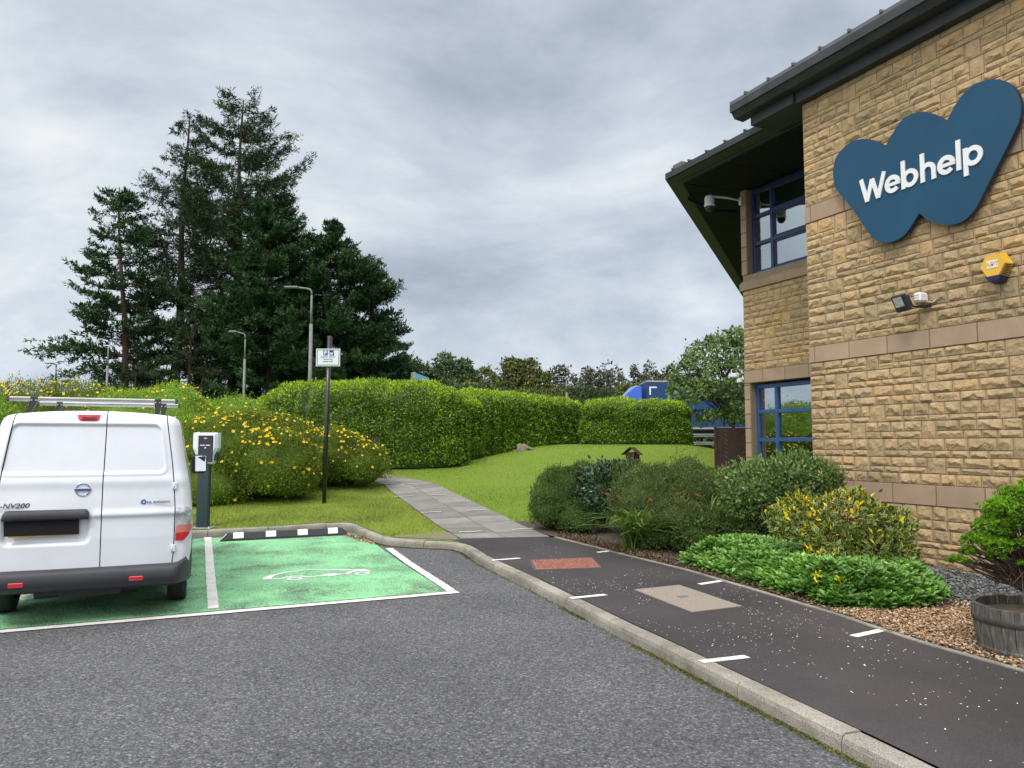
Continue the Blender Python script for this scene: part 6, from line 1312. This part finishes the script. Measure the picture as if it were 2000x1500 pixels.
swords('small sword leaved tuft standing upright among the olive shrub twigs', (2.4, 11.35), 45, .78, .25, 8, 2)
def sapling():
    x, y = 3.1, 14.6; z = float(lz(x, y)); t = thing('sapling', 'thin self seeded sapling beside the bird table', 'sapling', (x, y, z)); b = MB(); top = 1.62
    b.tube([(x, y, z), (x+.02, y, .9), (x-.01, y, 1.3), (x+.03, y, top)], [.012, .009, .006, .003], 5); b.tube([(x, y, 1.15), (x-.08, y, 1.28), (x-.12, y, 1.36)], [.005, .004, .002], 4); b.tube([(x, y, 1.2), (x+.1, y, 1.36), (x+.15, y, 1.5)], [.005, .004, .002], 4); b.build('stem', M['twig'], t)
    b = MB(); P = np.array([(x-.10, y, 1.33)]*12+[(x, y, 1.30)]*12+[(x+.13, y, 1.47)]*7+[(x+.02, y, 1.55)]*5+[(x+.02, y, 1.42)]*7)+RG.normal(0, .028, (43, 3)); leafset(b, P, rdir(43), .06, .03, 0, .2); b.build('foliage', M['hyperlime'], t)
sapling()
def barrelbush():
    c = np.array([3.76, 5.62]); t = thing('dwarf_conifer', 'dwarf conifer with bright green tufts growing in the barrel planter', 'conifer', (*c, .40)); b = MB()
    tips = []
    b.tube([(c[0], c[1], .38), (c[0]-.02, c[1], .62), (c[0]+.03, c[1]-.01, .90), (c[0]+.02, c[1], 1.15)], [.045, .038, .028, .016], 9)
    pads = [((3.52, 5.52, 1.12), (.14, .16, .09)), ((3.70, 5.55, 1.21), (.19, .2, .09)), ((3.92, 5.6, 1.27), (.22, .24, .10)), ((3.46, 5.56, 1.00), (.13, .14, .07)), ((3.62, 5.45, 1.04), (.15, .14, .07)), ((3.80, 5.48, 1.10), (.17, .16, .08)), ((4.05, 5.45, 1.12), (.2, .18, .09)),
            ((3.34, 5.58, .90), (.085, .10, .055)), ((3.43, 5.50, .88), (.10, .10, .055)), ((3.50, 5.60, .93), (.09, .10, .05)), ((3.42, 5.5, .80), (.065, .07, .04)), ((3.29, 5.6, .82), (.06, .07, .04)), ((3.22, 5.62, .76), (.07, .07, .025)), ((3.62, 5.42, .90), (.10, .10, .05)), ((3.60, 5.5, .74), (.05, .06, .03)),
            ((4.1, 5.5, .98), (.2, .2, .08)), ((3.95, 5.4, .95), (.14, .12, .06)), ((4.2, 5.7, 1.15), (.2, .2, .1)), ((4.1, 5.85, .95), (.2, .18, .08)), ((3.75, 5.8, 1.05), (.2, .18, .09))]
    for cc, r in pads:
        cc = np.array(cc)
        for k in range(16):
            e = cc+RG.uniform(-.9, .9, 3)*np.array(r); s_ = np.array([c[0]+RG.normal(0, .02), c[1], RG.uniform(.5, .8)]); m_ = (s_+e)/2+np.array([0, 0, -.04]); b.tube([s_, m_, e], [.008, .005, .0025], 4, cap=False)
            if k < 4: d = RG.normal(0, .10, 3); d[2] = -abs(d[2]); b.tube([m_, m_+d*.6, m_+d], [.004, .003, .0015], 4, cap=False)
    b.build('trunk', M['twig'], t)
    b = MB(); bl = Blobs(pads, 51, .16, 14); P, Nn = bl.sample(7500, .5, -.35)
    for p, q in zip(P, Nn):      # tufts of short needles
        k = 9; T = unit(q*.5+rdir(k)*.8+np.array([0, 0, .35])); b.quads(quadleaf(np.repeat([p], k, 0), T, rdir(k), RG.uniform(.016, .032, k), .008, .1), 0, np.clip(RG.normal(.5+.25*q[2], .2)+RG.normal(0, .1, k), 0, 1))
    b.build('foliage', M['dwarf'], t)
barrelbush()
def goldsprigs():
    b = MB()
    for (x, y, z) in ((2.86, 7.30, .36), (3.05, 7.22, .34), (3.02, 7.95, .52), (3.10, 7.80, .50)):
        k = 16; T = unit(np.stack([RG.normal(0, .7, k), RG.normal(-.1, .5, k), RG.uniform(.1, 1.1, k)], 1)); P = np.array([x, y, z])+RG.normal(0, .025, (k, 3)); b.quads(quadleaf(P, T, rdir(k, .5)+np.array([0, -.5, 0]), RG.uniform(.035, .055, k), .02, .15), 0, RG.uniform(.83, 1, k))
        b.tube([(x, y+.02, .12), (x, y, z)], .004, 4, 1, cap=False)
    tag(b.build('gold_shoots', [M['euedge'], M['twig']]), 'golden yellow shoots poking out of the green ground cover', 'shoots', kind='stuff')
goldsprigs()

# ---- conifers behind
def conifer(name, label, base, top, zb, prof, seed, kind, nb, lean=0., rtrunk=.28, mat='spruce', dens=1., upcurve=.35, bark='bark', extra=()):
    """prof: list of (z, reach left, reach right); branches fill that outline"""
    r = np.random.default_rng(seed); x0, y0 = base; t = thing(name, label, 'tree', (x0, y0, zb)); nb = int(nb*(1.35 if kind == 'pine' else .95)); zs = [p[0] for p in prof]; rl = [p[1] for p in prof]; rr = [p[2] for p in prof]
    tx = lambda z: x0+lean*(z-zb)/(top-zb)+.10*math.sin(z*.5+seed)
    b = MB(); zz = np.linspace(zb-.5, top, 14); b.tube([(tx(z), y0, z) for z in zz], [rtrunk*(1-.93*(z-zb)/(top-zb)) + .015 for z in zz], 9)
    Ps, Ts, Ls, Rs = [], [], [], []
    def spray(p, d, L, tone):
        n = max(4, int(L*(12.0 if kind == 'pine' else 10.5)*dens)); 
        for j in range(n):
            f = (j+.5)/n; q = p+d*L*f; sd = unit((d*.75+r.normal(0, .65, 3)+np.array([0, 0, -.10 if kind == 'spruce' else .35])).reshape(1, 3))[0]; Ps.append(q); Ts.append(sd); Ls.append(r.uniform(.22, .48)*(1-.35*f)); Rs.append(tone+r.normal(0, .16))
    zl = np.sort(r.uniform(zs[0], top-.15, nb))
    for z in zl:
        a = r.uniform(0, 2*PI); ca, sa = math.cos(a), math.sin(a); R = (np.interp(z, zs, rr) if ca > 0 else np.interp(z, zs, rl)); R = R*r.uniform(.62, 1.06); 
        if R < .12: continue
        o = np.array([tx(z), y0, z]); up = upcurve*r.uniform(.4, 1.4); nseg = 5; pts = [o]
        for j in range(1, nseg+1): f = j/nseg; pts.append(o+np.array([ca*R*f, sa*R*f*.9, R*(-.12*f+up*f*f*(1.0 if kind == 'spruce' else .9))]))
        pts = np.array(pts); b.tube(pts, [max(.012, .05*R/4*(1-.85*j/nseg)) for j in range(nseg+1)], 4, cap=False)
        start = .30 if z < zs[0]+(top-zs[0])*.75 else .08; m_ = max(5, int(R*6.5*dens)); tone = .45+r.normal(0, .12)
        for k in range(m_):
            f = start+(1-start)*((k+r.random())/m_); x = f*nseg; i = min(nseg-1, int(x)); q = pts[i]*(1-(x-i))+pts[i+1]*(x-i); d = unit((pts[i+1]-pts[i]).reshape(1, 3))[0]; sdv = np.array([-d[1], d[0], 0])*(1 if k % 2 else -1); dd = unit((d*.8+sdv*.75+np.array([0, 0, r.normal(-.05 if kind == 'spruce' else .15, .22)])).reshape(1, 3))[0]
            spray(q, dd, R*.26*(1.1-f*.6)+.18, tone)
        spray(pts[-2], unit((pts[-1]-pts[-2]).reshape(1, 3))[0], R*.25, tone)
    for (a_, c_, rad, cnt) in extra:      # a limb leaving the trunk with its own plume
        a_ = np.array(a_, float); c_ = np.array(c_, float); b.tube([a_, (a_+c_)/2+np.array([0, 0, .25]), c_], [.11, .07, .03], 5, cap=False)
        for k in range(cnt): f = r.uniform(.25, 1.05); q = a_+(c_-a_)*f+np.array([0, 0, .3*math.sin(PI*f)])+r.normal(0, 1, 3)*np.array(rad)*.5; spray(q, unit((c_-a_+r.normal(0, 1.6, 3)).reshape(1, 3))[0], .8, .5)
    b.build('trunk', M[bark], t)
    P = np.array(Ps); T = np.array(Ts); L = np.array(Ls); R_ = np.clip(np.array(Rs), 0, 1); b = MB()
    for k in range(4):
        T2 = unit(T+r.normal(0, .38, T.shape)); b.quads(quadleaf(P+r.normal(0, .05, P.shape), T2, unit(r.normal(size=P.shape)), L*r.uniform(.8, 1.1, len(L))*(.9 if kind == 'pine' else 1), L*(.24 if kind == 'pine' else .17), .1, .4), 0, R_)
    b.build('crown', M[mat], t); return t
conifer('spruce_tree', 'tallest spruce, its bare lower trunk standing in the middle of the dark group', (-16.3, 45), 22.3, 1.0, [(4, 3.2, 3.2), (8, 4.4, 4.2), (11, 4.6, 4.4), (13.5, 4.5, 4.3), (17, 3.6, 4.0), (19, 3.0, 3.3), (21, 2.2, 2.4), (22.2, 1.3, 1.2), (22.5, .4, .4)], 2, 'spruce', 170, 0, .34, dens=.9, upcurve=.5)
conifer('spruce_tree', 'second spruce with a sparse wispy top, just left of the tallest', (-20.5, 46.5), 22.0, 1.0, [(3, 4.0, 3.8), (8, 4.0, 3.6), (13, 3.4, 3.4), (16, 3.2, 2.6), (18.5, 2.0, 1.9), (20, 1.4, 1.5), (21.5, .8, .9), (22.3, .15, .2)], 3, 'spruce', 150, .3, .36, dens=.8, upcurve=.6)
conifer('pine_tree', 'open red barked pine at the left of the group, with a long low limb', (-22.0, 44), 16.6, 1.0, [(2.8, 1.9, 2.8), (6, 1.9, 2.6), (8, 2.7, 2.6), (11, 2.9, 2.6), (13, 2.1, 2.4), (15, 1.5, 1.8), (16.6, .5, .5)], 4, 'pine', 95, -1.0, .24, 'pine', .72, .35, 'barkred', extra=[((-22.1, 44, 6.6), (-26.2, 43.6, 6.9), (.9, .8, .55), 90), ((-22.1, 44, 6.2), (-24.6, 43.2, 5.4), (.8, .7, .5), 40)])
conifer('pine_tree', 'dense dark green pine in front of the tallest spruce', (-13.5, 42.5), 15.4, 1.0, [(3, 3.6, 3.6), (6, 3.8, 3.6), (9, 3.3, 3.2), (12, 2.5, 2.5), (14, 1.9, 1.7), (15.2, 1.0, 1.0), (15.6, .4, .4)], 5, 'pine', 155, 0, .32, 'pine', .95, .35)
conifer('pine_tree', 'broad dark pine at the right of the group, pointed top behind the street lamp', (-10.6, 44), 14.6, 1.0, [(2.5, 3.6, 4.4), (5, 3.6, 4.8), (7, 3.4, 4.2), (9.4, 3.2, 3.9), (11.2, 2.6, 4.1), (12.3, 1.8, 2.2), (13.6, .9, .8), (14.6, .3, .3)], 6, 'pine', 160, 0, .33, 'pine', .95, .35)
conifer('pine_tree', 'low outer pine whose branches sweep down to the right edge of the group', (-8.3, 45.5), 11.9, 1.0, [(2.5, 2.6, 2.1), (5.0, 2.4, 2.6), (5.9, 2.4, 3.6), (6.8, 2.2, 2.6), (9, 1.8, 1.7), (11, 1.2, 1.2), (11.9, .4, .4)], 7, 'pine', 95, 0, .22, 'pine', .9, .25)
conifer('spruce_tree', 'short dark spruce filling the foot of the group left of the street lamp', (-17.6, 42), 8.2, 1.0, [(1.6, 3.4, 3.4), (4, 2.8, 2.8), (6, 1.8, 1.8), (8.2, .3, .3)], 8, 'spruce', 90, 0, .2, 'spruce', .9, .1)
conifer('spruce_tree', 'short dark spruce at the very foot of the red barked pine', (-21.0, 42.5), 6.0, 1.0, [(1.6, 2.2, 2.6), (3.5, 1.8, 2.2), (6.0, .3, .3)], 18, 'spruce', 60, 0, .16, 'spruce', .9, .1)

# ---- broadleaved trees
def tree(label, base, zb, blobs, n, L, mat, seed, tr=.2, depth=.5, name='broadleaf_tree', group='background trees beyond the hedges', fork=7, lumpy=.16, k=.9, limbs=True):
    x0, y0 = base; t = thing(name, label, 'tree', (x0, y0, zb), group); b = MB(); zc = np.mean([c[2] for c, r in blobs]); b.tube([(x0, y0, zb-.3), (x0+.1, y0, (zb+zc)/2), (x0, y0, zc)], [tr, tr*.8, tr*.4], 8)
    r = np.random.default_rng(seed)
    for c, rad in blobs:
        for j in range(fork):
            d = unit(r.normal(size=(1, 3))+np.array([0, 0, .5]))[0]; e = np.array(c)+d*np.array(rad)*.8; s_ = np.array([x0, y0, zb+(zc-zb)*r.uniform(.45, .95)]); b.tube([s_, (s_+np.array(c))/2, np.array(c)*.5+e*.5, e], [tr*.35, tr*.25, tr*.14, .02], 5, cap=False)
    b.build('trunk', M['bark'], t); B_ = Blobs(blobs, seed, lumpy, k); P, Nn = B_.sample(n, depth, -.9)
    cl = vnoise(P[:, 0]/L*.30+9, P[:, 2]/L*.30, seed)+.5*(vnoise(P[:, 1]/L*.3, P[:, 2]/L*.4, seed+3)-.5); kk = cl > .30; P, Nn = P[kk], Nn[kk]; b = MB(); leafset(b, P, Nn, L, L*.62, 0, 0., 1., .15, np.clip(.35+.35*cl[kk]+RG.normal(0, .18, kk.sum()), 0, 1)); b.build('crown', M[mat], t); return t
tree('round leafy tree with a slim trunk beside the building, in front of the blue trailer', (8.55, 30), 1.1, [((8.3, 30, 4.5), (1.7, 1.6, 1.35)), ((7.3, 29.9, 3.4), (1.25, 1.2, .95)), ((9.2, 30.1, 3.7), (1.6, 1.4, 1.3)), ((7.9, 30, 5.0), (1.0, 1.0, .75)), ((8.9, 30, 5.3), (1.2, 1.0, .8)), ((7.0, 29.8, 4.3), (.7, .7, .6)), ((6.7, 30, 3.9), (.6, .6, .4)), ((8.3, 29.8, 2.95), (1.9, 1.2, .75))], 24000, .16, 'decD', 61, .085, .7, group=None, lumpy=.12, k=2)
bg = [(800, 112, 705, 'decA', 6.5, 'dark tree directly right of the pine group'), (845, 115, 712, 'decA', 6.0, 'dark tree partly behind the sky blue signboard'), (872, 118, 694, 'decA', 5.5, 'tall dark tree right of the sky blue signboard'), (905, 118, 706, 'decA', 5, 'rounded dark tree next to the tall dark one'), (945, 112, 722, 'decB', 6, 'low olive tree with a ragged top behind the middle of the hedges'),
      (1000, 108, 700, 'decB', 5.5, 'broad olive yellow tree, the highest behind the long hedge'), (1030, 108, 708, 'decB', 5.2, 'right hand companion of the broad olive yellow tree'), (1095, 115, 713, 'decC', 5.5, 'airy grey green tree around the distant street lamp'), (1150, 120, 722, 'decC', 4.4, 'thin see through tree right of the distant street lamp'), (1190, 118, 710, 'decC', 5, 'airy grey green tree left of the lorry cab'), (1258, 118, 704, 'decC', 4.6, 'tall airy tree right above the lorry cab'), (1310, 118, 716, 'decB', 5, 'rounded olive tree above the blue trailer'), (1365, 118, 722, 'decC', 5.5, 'grey green tree behind the trailer, beside the building')]
for i, (px, y, pt, m_, w, lab) in enumerate(bg):
    x = (px-1000)/1500*y; zt_ = 1.6+(867-pt)/1500*y; r = np.random.default_rng(100+i); H_ = zt_-2; bl = [((x, y, zt_-H_*.22), (w*.42, w*.4, H_*.24)), ((x-w*.25, y+.5, zt_-H_*.42), (w*.42, w*.4, H_*.25)), ((x+w*.28, y, zt_-H_*.38), (w*.4, w*.4, H_*.24)), ((x+r.uniform(-1, 1), y-.5, zt_-H_*.66), (w*.5, w*.45, H_*.26))]
    for j in range(3): bl.append(((x+r.uniform(-.45, .45)*w, y+r.uniform(-1, 1), zt_-H_*r.uniform(.12, .5)), (w*.2, w*.2, H_*.11)))
    thin = m_ == 'decC'; tree(lab, (x, y), 1.0, bl, 5200 if thin else 9500, .50 if thin else .55, m_, 70+i, .16, .75 if thin else .6, fork=6 if thin else 3, k=.8)
# low scrub that closes the gaps under those crowns
for i, (px, y, pt, w) in enumerate([(770, 100, 745, 8), (860, 102, 748, 9), (950, 100, 752, 9), (1060, 100, 756, 8), (1150, 102, 752, 9), (1250, 104, 750, 8), (1350, 104, 742, 9)]):
    x = (px-1000)/1500*y; zt_ = 1.6+(867-pt)/1500*y; shrub('distant_bush', ['dark scrub bush at the foot of the dark trees right of the pines', 'dark scrub bush below the sky blue signboard', 'scrub bush below the low olive tree', 'scrub bush below the distant street lamp', 'scrub bush below the thin see through tree', 'scrub bush behind the lorry cab', 'scrub bush behind the trailer'][i], 'bush', (x, y, 1.0), [((x-w*.2, y, zt_-3.6), (w*.4, 2, 3.4)), ((x+w*.25, y, zt_-3.9), (w*.4, 2, 3.4))], 5200, .45, .26, 'decB' if i % 2 else 'decA', .35, core=.85, seed=90+i, lumpy=.14, k=.9, zmin=.9, group='scrub bushes below the background trees')

def hedgerow():
    b = MB(); n = 60000; x = RG.uniform(-75, 55, n); v = RG.random(n); h = 3.1+.9*vnoise(x*.35, x*0, 3)+.5*vnoise(x*1.3, x*0, 4); z = .9+h*np.sqrt(v); y = 72 - 1.6*np.sqrt(np.clip(1-v, 0, 1)) + RG.normal(0, .3, n); leafset(b, np.stack([x, y, z], 1), rdir(n)*.6+np.array([0, -.6, .4]), .42, .26, 0, .1)
    xs = np.linspace(-75, 55, 160); b.grid(np.array([[(a, 72-.9*math.cos(q), .9+(3.0+.9*float(vnoise(a*.35, 0, 3)))*math.sin(q)) for q in np.linspace(0, PI, 9)] for a in xs]), rnd=.3)
    tag(b.build('distant_hedgerow', M['decA']), 'dark mass of hedgerow along the far side of the road', 'hedgerow', kind='stuff')
hedgerow()
